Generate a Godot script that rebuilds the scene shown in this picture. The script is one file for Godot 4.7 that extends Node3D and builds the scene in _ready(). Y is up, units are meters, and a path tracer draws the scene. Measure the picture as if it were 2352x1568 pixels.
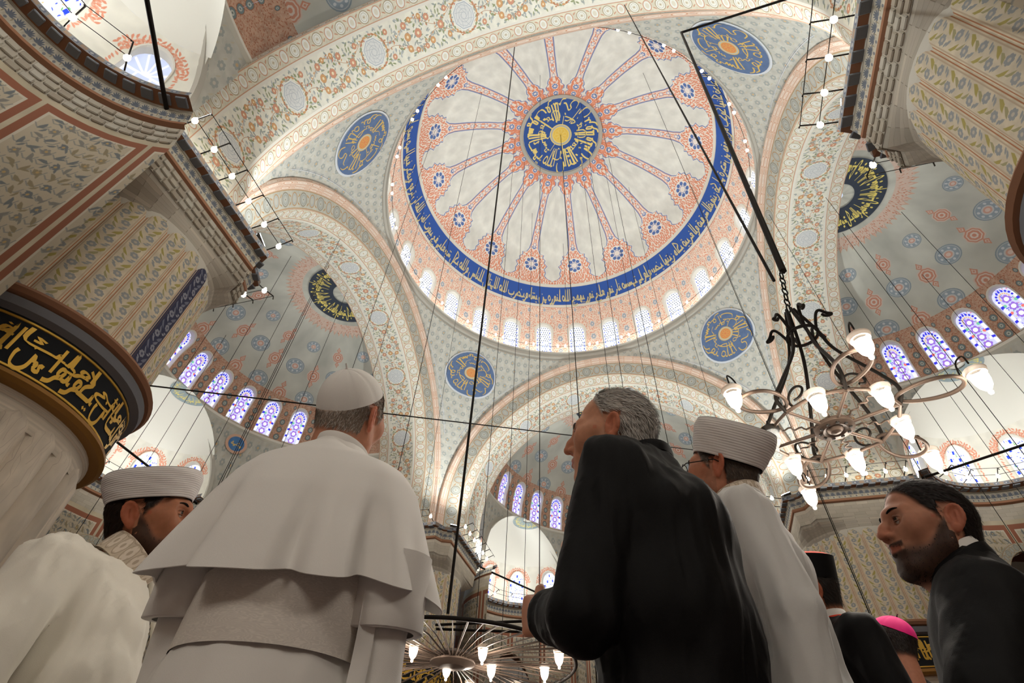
extends Node3D
# An Ottoman mosque interior seen from low down behind a group of visitors: y up, metres, floor at y = 0.

const CAM := Vector3(2.39, 0.65, 17.916)
const YC := 17.65          # centre height of the great arches
const DR := 12.0           # main dome: sphere radius, centre height
const DY := 31.55
const CT := 15.65          # top of the pier cornices

var M := {}                # materials by name
var used := {}
var rng := RandomNumberGenerator.new()
var wins := 0


class Mb:
	var V := PackedVector3Array()
	var U := PackedVector2Array()
	var I := PackedInt32Array()
	var C := PackedColorArray()
	var weld := []

	func grid(nu: int, nv: int, f: Callable, su := 1.0, sv := 1.0, wrap := false, uo := 0.0, vo := 0.0) -> Mb:
		var b := V.size()
		for j in nv + 1:
			for i in nu + 1:
				var u := float(i) / nu
				var v := float(j) / nv
				V.append(f.call(u, v))
				U.append(Vector2(u * su + uo, v * sv + vo))
		for j in nv:
			for i in nu:
				var a := b + j * (nu + 1) + i
				var d := a + nu + 1
				I.append_array([a, a + 1, d + 1, a, d + 1, d])
			if wrap:
				weld.append([b + j * (nu + 1), b + j * (nu + 1) + nu])
		if wrap:
			weld.append([b + nv * (nu + 1), b + nv * (nu + 1) + nu])
		return self

	func quad(a: Vector3, b: Vector3, c: Vector3, d: Vector3, ua := Vector2(0, 0), ub := Vector2(1, 0), uc := Vector2(1, 1), ud := Vector2(0, 1)) -> Mb:
		var n := V.size()
		V.append_array([a, b, c, d])
		U.append_array([ua, ub, uc, ud])
		I.append_array([n, n + 1, n + 2, n, n + 2, n + 3])
		return self

	func tri(a: Vector3, b: Vector3, c: Vector3) -> Mb:
		var n := V.size()
		V.append_array([a, b, c])
		U.append_array([Vector2.ZERO, Vector2.RIGHT, Vector2.ONE])
		I.append_array([n, n + 1, n + 2])
		return self

	func box(c: Vector3, s: Vector3, bev := 0.0, B := Basis()) -> Mb:
		# a box, its edges chamfered by bev
		var h := s * 0.5
		var k := [h.x, h.y, h.z]
		for ax in 3:
			for sg in [-1.0, 1.0]:
				var p := []
				for q in [[-1, -1], [1, -1], [1, 1], [-1, 1]]:
					var w := [0.0, 0.0, 0.0]
					w[ax] = k[ax] * sg
					w[(ax + 1) % 3] = (k[(ax + 1) % 3] - bev) * q[0] * sg
					w[(ax + 2) % 3] = (k[(ax + 2) % 3] - bev) * q[1]
					p.append(c + B * Vector3(w[0], w[1], w[2]))
				quad(p[0], p[3], p[2], p[1])
		if bev > 0.0:
			for ax in 3:
				for sa in [-1.0, 1.0]:
					for sb in [-1.0, 1.0]:
						var e := []
						for q in [[0, -1], [0, 1], [1, 1], [1, -1]]:
							var w := [0.0, 0.0, 0.0]
							w[ax] = (k[ax] - bev) * q[1]
							w[(ax + 1) % 3] = (k[(ax + 1) % 3] - (bev if q[0] == 1 else 0.0)) * sa
							w[(ax + 2) % 3] = (k[(ax + 2) % 3] - (0.0 if q[0] == 1 else bev)) * sb
							e.append(c + B * Vector3(w[0], w[1], w[2]))
						if sa * sb > 0:
							quad(e[0], e[1], e[2], e[3])
						else:
							quad(e[3], e[2], e[1], e[0])
		return self

	func tube(path: PackedVector3Array, r, seg := 8, caps := true, closed := false) -> Mb:
		# r: a number, or an array of radii along the path
		var n := path.size()
		var up := Vector3(0.13, 0.97, 0.21)
		var b := V.size()
		var pn := Vector3.ZERO
		for i in n:
			var t := (path[(i + 1) % n] - path[(i - 1 + n) % n]) if closed else (path[mini(i + 1, n - 1)] - path[maxi(i - 1, 0)])
			t = t.normalized()
			if i == 0:
				pn = t.cross(up)
				if pn.length() < 0.1:
					pn = t.cross(Vector3(1, 0, 0))
			pn = (pn - t * pn.dot(t)).normalized()
			var bn := t.cross(pn)
			var rr: float = r[i] if r is Array or r is PackedFloat32Array else r
			for k in seg + 1:
				var a := TAU * k / seg
				V.append(path[i] + (pn * cos(a) + bn * sin(a)) * rr)
				U.append(Vector2(float(k) / seg, float(i) / n))
			weld.append([b + i * (seg + 1), b + i * (seg + 1) + seg])
		for i in (n if closed else n - 1):
			for k in seg:
				var a := b + i * (seg + 1) + k
				var d := b + ((i + 1) % n) * (seg + 1) + k
				I.append_array([a, a + 1, d + 1, a, d + 1, d])
		if caps and not closed:
			for e in [0, n - 1]:
				var c := V.size()
				V.append(path[e])
				U.append(Vector2(0.5, 0.5))
				for k in seg + 1:
					V.append(V[b + e * (seg + 1) + k])
					U.append(Vector2(0.5, 0.5))
				for k in seg:
					if e == 0:
						I.append_array([c, c + 2 + k, c + 1 + k])
					else:
						I.append_array([c, c + 1 + k, c + 2 + k])
		return self

	func done() -> ArrayMesh:
		var N := PackedVector3Array()
		N.resize(V.size())
		for t in range(0, I.size(), 3):
			var a := V[I[t]]
			var n := (V[I[t + 2]] - a).cross(V[I[t + 1]] - a)
			N[I[t]] += n
			N[I[t + 1]] += n
			N[I[t + 2]] += n
		for w in weld:
			var s: Vector3 = N[w[0]] + N[w[1]]
			N[w[0]] = s
			N[w[1]] = s
		for i in N.size():
			N[i] = N[i].normalized()
		var A := []
		A.resize(Mesh.ARRAY_MAX)
		A[Mesh.ARRAY_VERTEX] = V
		A[Mesh.ARRAY_NORMAL] = N
		A[Mesh.ARRAY_TEX_UV] = U
		A[Mesh.ARRAY_INDEX] = I
		if C.size() == V.size():
			A[Mesh.ARRAY_COLOR] = C
		var m := ArrayMesh.new()
		m.add_surface_from_arrays(Mesh.PRIMITIVE_TRIANGLES, A)
		return m


func numbered(n: String) -> String:
	if not used.has(n):
		used[n] = 0
		return n
	used[n] += 1
	return "%s_%03d" % [n, used[n]]


func obj(called: String, m, material: Material, parent: Node = self) -> MeshInstance3D:
	var o := MeshInstance3D.new()
	o.name = numbered(called) if parent == self else called
	o.mesh = m.done() if m is Mb else m
	o.material_override = material
	parent.add_child(o, true)
	return o


func tag(o: Node, label: String, category: String, group := "", kind := "") -> Node:
	o.set_meta("label", label)
	o.set_meta("category", category)
	if group:
		o.set_meta("group", group)
	if kind:
		o.set_meta("kind", kind)
	return o


func thing(called: String, label: String, category: String, at := Vector3.ZERO, group := "", kind := "") -> Node3D:
	var o := Node3D.new()
	o.name = numbered(called)
	add_child(o)
	o.position = at
	tag(o, label, category, group, kind)
	return o


func lathe(m: Mb, c: Vector3, prof: Array, a0: float, a1: float, n: int, sharp := true, su := 1.0, sv := 1.0) -> Mb:
	# prof: [radius, height] pairs; sharp: every segment its own strip
	var full := absf(a1 - a0) > TAU - 0.001
	if sharp:
		for k in prof.size() - 1:
			var p: Array = prof[k]
			var q: Array = prof[k + 1]
			m.grid(n, 1, func(u: float, v: float):
				var a := lerpf(a0, a1, u)
				var r := lerpf(p[0], q[0], v)
				return c + Vector3(cos(a) * r, lerpf(p[1], q[1], v), sin(a) * r), su, sv, full)
	else:
		var last := prof.size() - 1
		m.grid(n, last, func(u: float, v: float):
			var a := lerpf(a0, a1, u)
			var p: Array = prof[roundi(v * last)]
			return c + Vector3(cos(a) * p[0], p[1], sin(a) * p[0]), su, sv, full)
	return m


func smooth(p: Array, n := 6, closed := false) -> PackedVector3Array:
	# a Catmull-Rom curve through points
	var out := PackedVector3Array()
	var k := p.size()
	for i in (k if closed else k - 1):
		var a: Vector3 = p[(i - 1 + k) % k] if closed or i > 0 else p[0]
		var b: Vector3 = p[i]
		var c: Vector3 = p[(i + 1) % k]
		var d: Vector3 = p[(i + 2) % k] if closed or i + 2 < k else p[k - 1]
		for s in n:
			var t := float(s) / n
			out.append(0.5 * (2.0 * b + (c - a) * t + (2.0 * a - 5.0 * b + 4.0 * c - d) * t * t + (3.0 * b - a - 3.0 * c + d) * t * t * t))
	if not closed:
		out.append(p[k - 1])
	return out


func plain(c: Color, rough := 0.8, metal := 0.0) -> StandardMaterial3D:
	var m := StandardMaterial3D.new()
	m.albedo_color = c
	m.roughness = rough
	m.metallic = metal
	m.metallic_specular = 0.3
	return m


func glow(c: Color, e: float) -> StandardMaterial3D:
	var m := plain(c)
	m.emission_enabled = true
	m.emission = c
	m.emission_energy_multiplier = e
	return m


# ---------------------------------------------------------------- Arabic lettering written with a broad pen
# Strokes of each letter as x,y pairs: x runs leftwards along the line of writing, y up; | parts strokes. First the joined form, then the final form.
const PEN := {
	"ب": ["4/0,0 1.4,.3 2,3 2.5,.3 4,0", "11/0,0 .5,2.6 1.2,.2 5,-.7 9,0 10.2,2.8"],
	"ن": ["4/0,0 1.4,.3 2,3 2.5,.3 4,0", "9/0,0 1.2,2.6 1.6,-2.4 4,-4.6 7,-3.6 8.2,0 7.8,2"],
	"ي": ["4/0,0 1.4,.3 2,3 2.5,.3 4,0", "7.5/0,0 1.5,.6 3.4,2.4 4.6,1.8 3.4,.2 6.4,-1.6 6,-4.2 2,-5 -2,-3.8"],
	"ح": ["7/0,0 7,0|.8,3.8 3.4,3.6 6.2,.3", "7.5/0,.4 1,3.6 4.5,3.4 1.4,-.6 1.6,-4.6 5,-6.2 8,-5"],
	"د": ["5/0,0 1,.4 1.4,3.8 3,2.2 3.6,.2 .6,-.3", "5/0,0 1,.4 1.4,3.8 3,2.2 3.6,.2 .6,-.3"],
	"ر": ["4.6/0,0 1,.8 1.7,-1 3.2,-3 5.6,-3.6", "4.6/0,0 1,.8 1.7,-1 3.2,-3 5.6,-3.6"],
	"س": ["6.4/0,0 1,2.2 1.7,0 2.7,2.2 3.4,0 4.6,2.4 5.2,0 6.4,0", "13/0,0 1,2.2 1.7,0 2.7,2.2 3.4,0 4.6,2.4 5.2,-2.4 7.6,-4.4 10.6,-3.2 11.6,1.4"],
	"ص": ["10/0,0 2,0 6,3.4 8.2,2 6.4,.2 2,0|6,.1 8.8,.4 9.2,2.2 9.6,0 10,0", "14/0,0 2,0 6,3.4 8.2,2 6.4,.2 7.6,-2.8 10,-4.2 12.4,-3 13,1"],
	"ط": ["7/0,0 4,3.4 6,2 4.6,.2 0,0 7,0|1.3,0 1.3,9.5", "7/0,0 4,3.4 6,2 4.6,.2 0,0 7,0|1.3,0 1.3,9.5"],
	"ع": ["5/0,0 1.6,.4 .8,3.2 3.8,3.2 2.6,.4 5,0", "6.5/0,0 1.6,.4 .8,3.2 3.8,3.2 1,-1 1.6,-4.6 5,-6 8,-4.8"],
	"ف": ["5/0,0 2.2,.4 1,3 2.8,3.8 3.4,1.2 2.8,.2 5,0", "12/0,0 1.6,.6 .6,3 2.4,3.6 2.8,1 2.4,-.4 6,-.8 10.4,0 11.4,2.6"],
	"ق": ["5/0,0 2.2,.4 1,3 2.8,3.8 3.4,1.2 2.8,.2 5,0", "9/0,0 1.6,.6 .6,3 2.4,3.6 3,.6 3.4,-3.2 6,-4.4 8.4,-2.4 8.6,1"],
	"ك": ["6/0,0 6,0|6.4,9.4 1.2,6.2 4.4,3.2 4.8,.2", "9/0,0 7.6,.2 8,9.6|3,4.6 5.4,5.4 4,3 6,2.6"],
	"ل": ["3.6/0,0 1.4,.2 1.7,10 2.2,.2 3.6,0", "8/0,0 1,.3 1.3,10 1.6,-2 3.6,-4.6 6.4,-3.4 7.2,0"],
	"م": ["4.4/0,0 1.6,0 1,-2.2 3.2,-2 3,.1 4.4,0", "5/0,0 1.6,.2 1.2,-1.8 3.2,-1.6 3,.2 3.8,-1.4 3.8,-6.4"],
	"ه": ["5.2/0,0 2,0 1,-2.4 3.6,-1.4 2.3,3.2 .9,1.5 3.4,0 5.2,0", "4.6/0,0 .6,3.2 2.8,3.8 3.6,1 1.6,-.3 .5,1"],
	"و": ["5/0,0 1,.6 .6,3 2.6,3.4 3,.8 1,.4 3,-.6 4.4,-2.8 7,-3.4", "5/0,0 1,.6 .6,3 2.6,3.4 3,.8 1,.4 3,-.6 4.4,-2.8 7,-3.4"],
	"ا": ["2.4/0,0 .8,.1 1.2,10", "2.4/1,0 1.1,10"],
	"ء": ["2/.4,1 1.6,2 .6,2.6 1.8,.6", "2/.4,1 1.6,2 .6,2.6 1.8,.6"],
}
const KIN := {"ت": "ب", "ث": "ب", "ئ": "ي", "ى": "ي", "ج": "ح", "خ": "ح", "ذ": "د", "ز": "ر", "ش": "س", "ض": "ص", "ظ": "ط", "غ": "ع", "ة": "ه", "أ": "ا", "إ": "ا"}
const DOTS := {"ب": [1, -2.6], "ت": [2, 5.2], "ث": [3, 5.2], "ن": [1, 5], "ي": [2, -2.8], "ج": [1, -2.4], "خ": [1, 6], "ذ": [1, 6], "ز": [1, 3.4], "ش": [3, 5], "ض": [1, 6], "ظ": [1, 6], "غ": [1, 6], "ف": [1, 6.2], "ق": [2, 6.2], "ة": [2, 6.2]}


func script_strokes(text: String) -> Array:
	# polylines (PackedVector2Array) with x running leftwards from the beginning of the text
	var out := []
	var x := 0.0
	var n := text.length()
	for i in n:
		var ch := text[i]
		if ch == " ":
			x += 1.6
			continue
		var k: String = KIN.get(ch, ch)
		if not PEN.has(k):
			continue
		var joins := i + 1 < n and text[i + 1] != " " and not k in "ادروء"
		var from: bool = i > 0 and text[i - 1] != " " and not KIN.get(text[i - 1], text[i - 1]) in "ادروء"
		var form: String = PEN[k][0 if joins or (k == "ا" and from) else 1]
		var adv := form.get_slice("/", 0).to_float()
		for s in form.get_slice("/", 1).split("|"):
			var p := []
			for q in s.split(" "):
				p.append(Vector3(q.get_slice(",", 0).to_float(), q.get_slice(",", 1).to_float(), 0))
			var line := PackedVector2Array()
			for q in smooth(p, 4):
				line.append(Vector2(x + q.x, q.y))
			out.append(line)
		if DOTS.has(ch):
			for d in DOTS[ch][0]:
				var o := Vector2(x + minf(adv, 7.0) * 0.5 + (d - (DOTS[ch][0] - 1) * 0.5) * 1.5, DOTS[ch][1])
				out.append(PackedVector2Array([o + Vector2(-0.45, -0.45), o + Vector2(0.45, 0.45)]))
		x += adv
	return out


func script_mesh(text: String, at: Callable, nib: float) -> Mb:
	# the strokes as thin raised ribbons; at(x, y, off) puts a point of the writing (x 0..1 along it) on its wall
	var m := Mb.new()
	var st := script_strokes(text)
	var ln := 0.0
	for s in st:
		for p in s:
			ln = maxf(ln, p.x)
	ln += 1.5
	for s in st:
		var n: int = s.size()
		var b := m.V.size()
		for i in n:
			var d: Vector2 = s[mini(i + 1, n - 1)] - s[maxi(i - 1, 0)]
			var w := nib * (0.45 + 0.6 * absf(sin(d.angle() - 0.9)))
			var q: Vector2 = Vector2(-d.y, d.x).normalized() * w
			for e in [-1.0, 1.0]:
				m.V.append(at.call((s[i].x + q.x * e) / ln, s[i].y + q.y * e, 1.0))
				m.U.append(Vector2.ZERO)
		for i in n - 1:
			var k := b + i * 2
			m.I.append_array([k, k + 1, k + 3, k, k + 3, k + 2])
	return m


func build_writing() -> void:
	# the verse round the great dome and the bands of the four piers
	var o := get_node("ceiling") as Node3D
	var a1 := asin(10.62 / DR)
	var a2 := asin(11.31 / DR)
	var verse := ["الله نور السموات والارض مثل نوره كمشكوة فيها مصباح المصباح في زجاجة الزجاجة كانها كوكب دري يوقد من شجرة مباركة زيتونة", "لا شرقية ولا غربية يكاد زيتها يضيء ولو لم تمسسه نار نور على نور يهدي الله لنوره من يشاء ويضرب الله الامثال للناس", "والله بكل شيء عليم في بيوت اذن الله ان ترفع ويذكر فيها اسمه يسبح له فيها بالغدو والاصال رجال لا تلهيهم تجارة ولا بيع"]
	for k in 3:
		var from: float = [1.64, -0.45, -2.55][k]
		obj("gold_lettering", script_mesh(verse[k], func(x: float, y: float, off: float) -> Vector3:
			# seen from below the writing runs right to left with its feet outwards
			var t := lerpf(a2, a1, 0.27 + y * 0.062)
			var a := from - x * TAU / 3.0
			var r := DR - 0.04 * off
			return pol(Vector3.ZERO, a, r * sin(t), DY + r * cos(t)), 0.85), M.ink, o)
	for i in 4:
		var p := get_node("pier" if i == 0 else "pier_%03d" % i) as Node3D
		var s := [Vector2(-1, -1), Vector2(1, -1), Vector2(1, 1), Vector2(-1, 1)][i] as Vector2
		var c := Vector3(12.0 * s.x, 0, 12.0 * s.y)
		obj("gold_lettering", script_mesh("واتى الزكوة ولم يخش الا الله فعسى اولئك ان يكونوا من المهتدين", func(x: float, y: float, off: float) -> Vector3:
			var a: float = atan2(-s.y, -s.x) - 2.3 + x * 4.2
			return pol(c, a, 2.72 + 0.015 * off, 7.86 + y * 0.062), 0.85), M.gold, p)
		obj("gold_lettering", script_mesh("الله الا يخش ولم الزكوة واتى اولئك فعسى", func(x: float, y: float, off: float) -> Vector3:
			var a: float = atan2(-s.y, -s.x) - 2.25 + x * 4.2
			return pol(c, a, 2.72 + 0.02 * off, 8.2 + y * 0.036), 0.8), M.gold, p)


# ---------------------------------------------------------------- painted surfaces
class Cv:
	var im: Image
	var w: int
	var h: int
	var s := 2.0
	var wx := false
	var wy := false

	func _init(W: int, H: int, ground: Color, mottle := 0.05, seed_ := 1, grain := 3.0) -> void:
		w = W
		h = H
		var n := FastNoiseLite.new()
		n.seed = seed_
		n.frequency = 0.02 * grain
		n.fractal_octaves = 4
		var gw := maxi(16, W / 4)
		var gh := maxi(16, H / 4)
		im = n.get_seamless_image(gw, gh)
		var src := im.get_data()
		var dst := PackedByteArray()
		dst.resize(gw * gh * 3)
		for i in gw * gh:
			var k := 1.0 + (src[i] / 255.0 - 0.5) * 2.0 * mottle
			dst[i * 3] = clampi(int(ground.r * k * 255.0), 0, 255)
			dst[i * 3 + 1] = clampi(int(ground.g * k * 255.0), 0, 255)
			dst[i * 3 + 2] = clampi(int(ground.b * (k - mottle * 0.2) * 255.0), 0, 255)
		im = Image.create_from_data(gw, gh, false, Image.FORMAT_RGB8, dst)
		im.resize(int(W * s), int(H * s), Image.INTERPOLATE_BILINEAR)

	func fill(p: PackedVector2Array, c: Color) -> void:
		if wx or wy:
			var lo := p[0]
			var hi := p[0]
			for q in p:
				lo = lo.min(q)
				hi = hi.max(q)
			for dx in ([-1, 0, 1] if wx else [0]):
				for dy in ([-1, 0, 1] if wy else [0]):
					var o := Vector2(dx * w, dy * h)
					if hi.x + o.x > 0 and lo.x + o.x < w and hi.y + o.y > 0 and lo.y + o.y < h:
						_fill(p, c, o)
		else:
			_fill(p, c, Vector2.ZERO)

	func _fill(p: PackedVector2Array, c: Color, o: Vector2) -> void:
		var n := p.size()
		var P := PackedVector2Array()
		P.resize(n)
		var y0 := 1e9
		var y1 := -1e9
		for i in n:
			P[i] = (p[i] + o) * s
			y0 = minf(y0, P[i].y)
			y1 = maxf(y1, P[i].y)
		for y in range(maxi(0, floori(y0)), mini(int(h * s) - 1, ceili(y1)) + 1):
			var yy := y + 0.5
			var xs: Array[float] = []
			for i in n:
				var a := P[i]
				var b := P[(i + 1) % n]
				if (a.y <= yy) != (b.y <= yy):
					xs.append(a.x + (yy - a.y) / (b.y - a.y) * (b.x - a.x))
			if xs.size() == 2:
				if xs[0] > xs[1]:
					xs.reverse()
			else:
				xs.sort()
			for k in range(0, xs.size() - 1, 2):
				var x0 := roundi(xs[k])
				var x1 := roundi(xs[k + 1])
				if x1 > x0:
					im.fill_rect(Rect2i(x0, y, x1 - x0, 1), c)

	func disc(x: float, y: float, rx: float, c: Color, ry := -1.0, n := 14, a0 := 0.0) -> void:
		var p := PackedVector2Array()
		if ry < 0:
			ry = rx
		for i in n:
			p.append(Vector2(x + cos(a0 + TAU * i / n) * rx, y + sin(a0 + TAU * i / n) * ry))
		fill(p, c)

	func ring(x: float, y: float, rx: float, wd: float, c: Color, ry := -1.0, n := 20) -> void:
		if ry < 0:
			ry = rx
		var p := PackedVector2Array()
		for i in n + 1:
			p.append(Vector2(x + cos(TAU * i / n) * rx, y + sin(TAU * i / n) * ry))
		line(p, wd, c)

	func line(p: PackedVector2Array, wd: float, c: Color, nib := false) -> void:
		# nib: the width follows the direction, as a broad pen's does
		for i in p.size() - 1:
			var d := p[i + 1] - p[i]
			if d.length() < 1e-4:
				continue
			var t := d.normalized()
			var k := wd * 0.5
			if nib:
				k *= 0.35 + 0.75 * absf(sin(d.angle() + 0.9))
			var q := Vector2(-t.y, t.x) * k
			var e := t * k * 0.4
			fill(PackedVector2Array([p[i] + q - e, p[i + 1] + q + e, p[i + 1] - q + e, p[i] - q - e]), c)

	func leaf(x: float, y: float, l: float, wd: float, a: float, c: Color, bend := 0.3) -> void:
		var t := Vector2(cos(a), sin(a))
		var q := Vector2(-t.y, t.x)
		var o := Vector2(x, y)
		fill(PackedVector2Array([o - t * l * 0.5, o - t * l * 0.15 + q * (wd * 0.5 + bend * l * 0.3), o + t * l * 0.25 + q * (wd * 0.35 + bend * l * 0.35), o + t * l * 0.5 + q * bend * l * 0.2, o + t * l * 0.2 - q * (wd * 0.4 - bend * l * 0.3), o - t * l * 0.2 - q * (wd * 0.5 - bend * l * 0.2)]), c)

	func flower(x: float, y: float, r: float, n: int, petal: Color, mid: Color, a0 := 0.0) -> void:
		for i in n:
			disc(x + cos(a0 + TAU * i / n) * r * 0.62, y + sin(a0 + TAU * i / n) * r * 0.62, r * 0.36, petal, -1.0, 8)
		disc(x, y, r * 0.34, mid, -1.0, 10)

	func tex() -> ImageTexture:
		im.resize(w, h, Image.INTERPOLATE_BILINEAR)
		return ImageTexture.create_from_image(im)


func c8(r: int, g: int, b: int) -> Color:
	return Color8(r, g, b)


func painted(t: Texture2D, rough := 0.85) -> StandardMaterial3D:
	var m := plain(Color.WHITE, rough)
	m.albedo_texture = t
	return m


func tex_dome() -> Texture2D:
	var cv := Cv.new(512, 1024, c8(222, 223, 216), 0.06, 3, 1.0)
	cv.wx = true
	var S := 9.9
	var px := func(x: float, s: float) -> Vector2:
		var r := DR * sin(asin(3.13 / DR) + s / DR)
		return Vector2(256.0 + x * 512.0 * 16.0 / (TAU * r), s / S * 1024.0)
	var pr := [[0.0, 0.62], [0.35, 0.66], [0.62, 0.42], [0.75, 0.62], [1.0, 0.66], [1.2, 0.44], [1.35, 0.48], [1.55, 0.4], [1.75, 0.24], [2.2, 0.21], [4.0, 0.23], [6.0, 0.27], [6.6, 0.36], [6.95, 0.55], [7.05, 0.9], [7.3, 0.86], [7.5, 1.1], [7.75, 1.05], [8.0, 1.35], [8.3, 1.15], [8.6, 1.3], [8.9, 1.25], [9.15, 1.5], [9.3, 1.8], [9.42, 2.15], [9.95, 2.2]]
	for e in [[0.14, c8(222, 222, 215)], [0.075, c8(120, 138, 178)], [0.0, c8(234, 222, 208)]]:
		var p := PackedVector2Array()
		for q in pr:
			p.append(px.call(q[1] + e[0], q[0]))
		for i in range(pr.size() - 1, -1, -1):
			p.append(px.call(-pr[i][1] - e[0], pr[i][0]))
		cv.fill(p, e[1])
	var red := c8(220, 140, 108)
	# red edges of the rib
	for sg in [-1.0, 1.0]:
		var p := PackedVector2Array()
		for q in pr:
			if q[0] > 1.6 and q[0] < 6.7:
				p.append(px.call(sg * (q[1] - 0.02), q[0]))
		cv.line(p, 5.0, red)
	rng.seed = 11
	var half := func(s: float) -> float:
		for i in pr.size() - 1:
			if s <= pr[i + 1][0]:
				return lerpf(pr[i][1], pr[i + 1][1], (s - pr[i][0]) / (pr[i + 1][0] - pr[i][0]))
		return 2.1
	var s := 0.12
	while s < 9.9:
		var hw: float = half.call(s)
		var inside := s > 1.7 and s < 6.5
		var n := maxi(1, int(hw / 0.16))
		for i in n:
			var x := (i + rng.randf() * 0.8) * hw / n
			if x > hw - 0.06:
				continue
			var a := rng.randf() * TAU
			var l := rng.randf_range(0.14, 0.25) * (0.7 if inside else 1.0)
			for sg in [-1.0, 1.0]:
				var q: Vector2 = px.call(x * sg, s)
				var k: Vector2 = px.call(1.0, s) - px.call(0.0, s)
				cv.leaf(q.x, q.y, l * k.x * 0.8, 0.1 * k.x, a if sg > 0 else PI - a, red if rng.randf() < 0.85 else c8(226, 156, 128), 0.3 * sg)
		s += 0.13
	var blue := c8(92, 118, 172)
	for q in [[0.35, 0.2], [0.95, 0.24], [6.45, 0.2], [7.95, 0.62]]:
		var c: Vector2 = px.call(0, q[0])
		var k: Vector2 = px.call(q[1], q[0]) - c
		var ky: float = q[1] * 1024 / S
		cv.disc(c.x, c.y, k.x * 1.05, c8(236, 228, 218), ky * 1.1)
		for i in 8:
			var a := TAU * i / 8
			cv.disc(c.x + cos(a) * k.x * 0.7, c.y + sin(a) * ky * 0.72, k.x * 0.26, blue, ky * 0.24, 8)
		cv.ring(c.x, c.y, k.x * 0.4, 4.0, blue, ky * 0.4)
	s = 1.9
	while s < 6.3:
		var c: Vector2 = px.call(0, s)
		var k: Vector2 = px.call(0.13, s) - c
		cv.disc(c.x, c.y, k.x, c8(235, 226, 214), 20)
		cv.ring(c.x, c.y, k.x * 0.8, 3.5, blue, 15)
		s += 0.62
	# lower edge
	cv.fill(PackedVector2Array([Vector2(0, 1004), Vector2(512, 1004), Vector2(512, 1024), Vector2(0, 1024)]), c8(214, 212, 200))
	cv.fill(PackedVector2Array([Vector2(0, 0), Vector2(512, 0), Vector2(512, 12), Vector2(0, 12)]), c8(205, 112, 84))
	return cv.tex()


func commas(cv: Cv, x0: float, y0: float, x1: float, y1: float, step: float, l: float, cols: Array) -> void:
	# curling leaf pieces on a jittered grid
	var y := y0
	while y < y1:
		var x := x0
		while x < x1:
			var q := Vector2(x + rng.randf() * step, y + rng.randf() * step)
			cv.leaf(q.x, q.y, l * rng.randf_range(0.6, 1.2), l * 0.3, rng.randf() * TAU, cols[rng.randi() % cols.size()], rng.randf_range(-0.5, 0.5))
			x += step
		y += step


func tex_drum() -> Texture2D:
	var cv := Cv.new(256, 384, c8(235, 216, 200), 0.05, 5)
	cv.wx = true
	rng.seed = 5
	commas(cv, 0, 6, 256, 384, 13, 15, [c8(226, 150, 120), c8(228, 160, 134), c8(222, 140, 110)])
	for q in [[0, 40, 12], [64, 70, 9], [192, 70, 9], [0, 130, 17], [0, 215, 20], [0, 300, 15], [128, 30, 10]]:
		cv.disc(q[0], q[1], q[2] * 1.2, c8(228, 214, 204))
		cv.flower(q[0], q[1], q[2], 6, c8(165, 176, 186), c8(222, 212, 204))
	for y in [3, 12]:
		cv.fill(PackedVector2Array([Vector2(0, y), Vector2(256, y), Vector2(256, y + 3), Vector2(0, y + 3)]), c8(222, 160, 140))
	return cv.tex()


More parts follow.
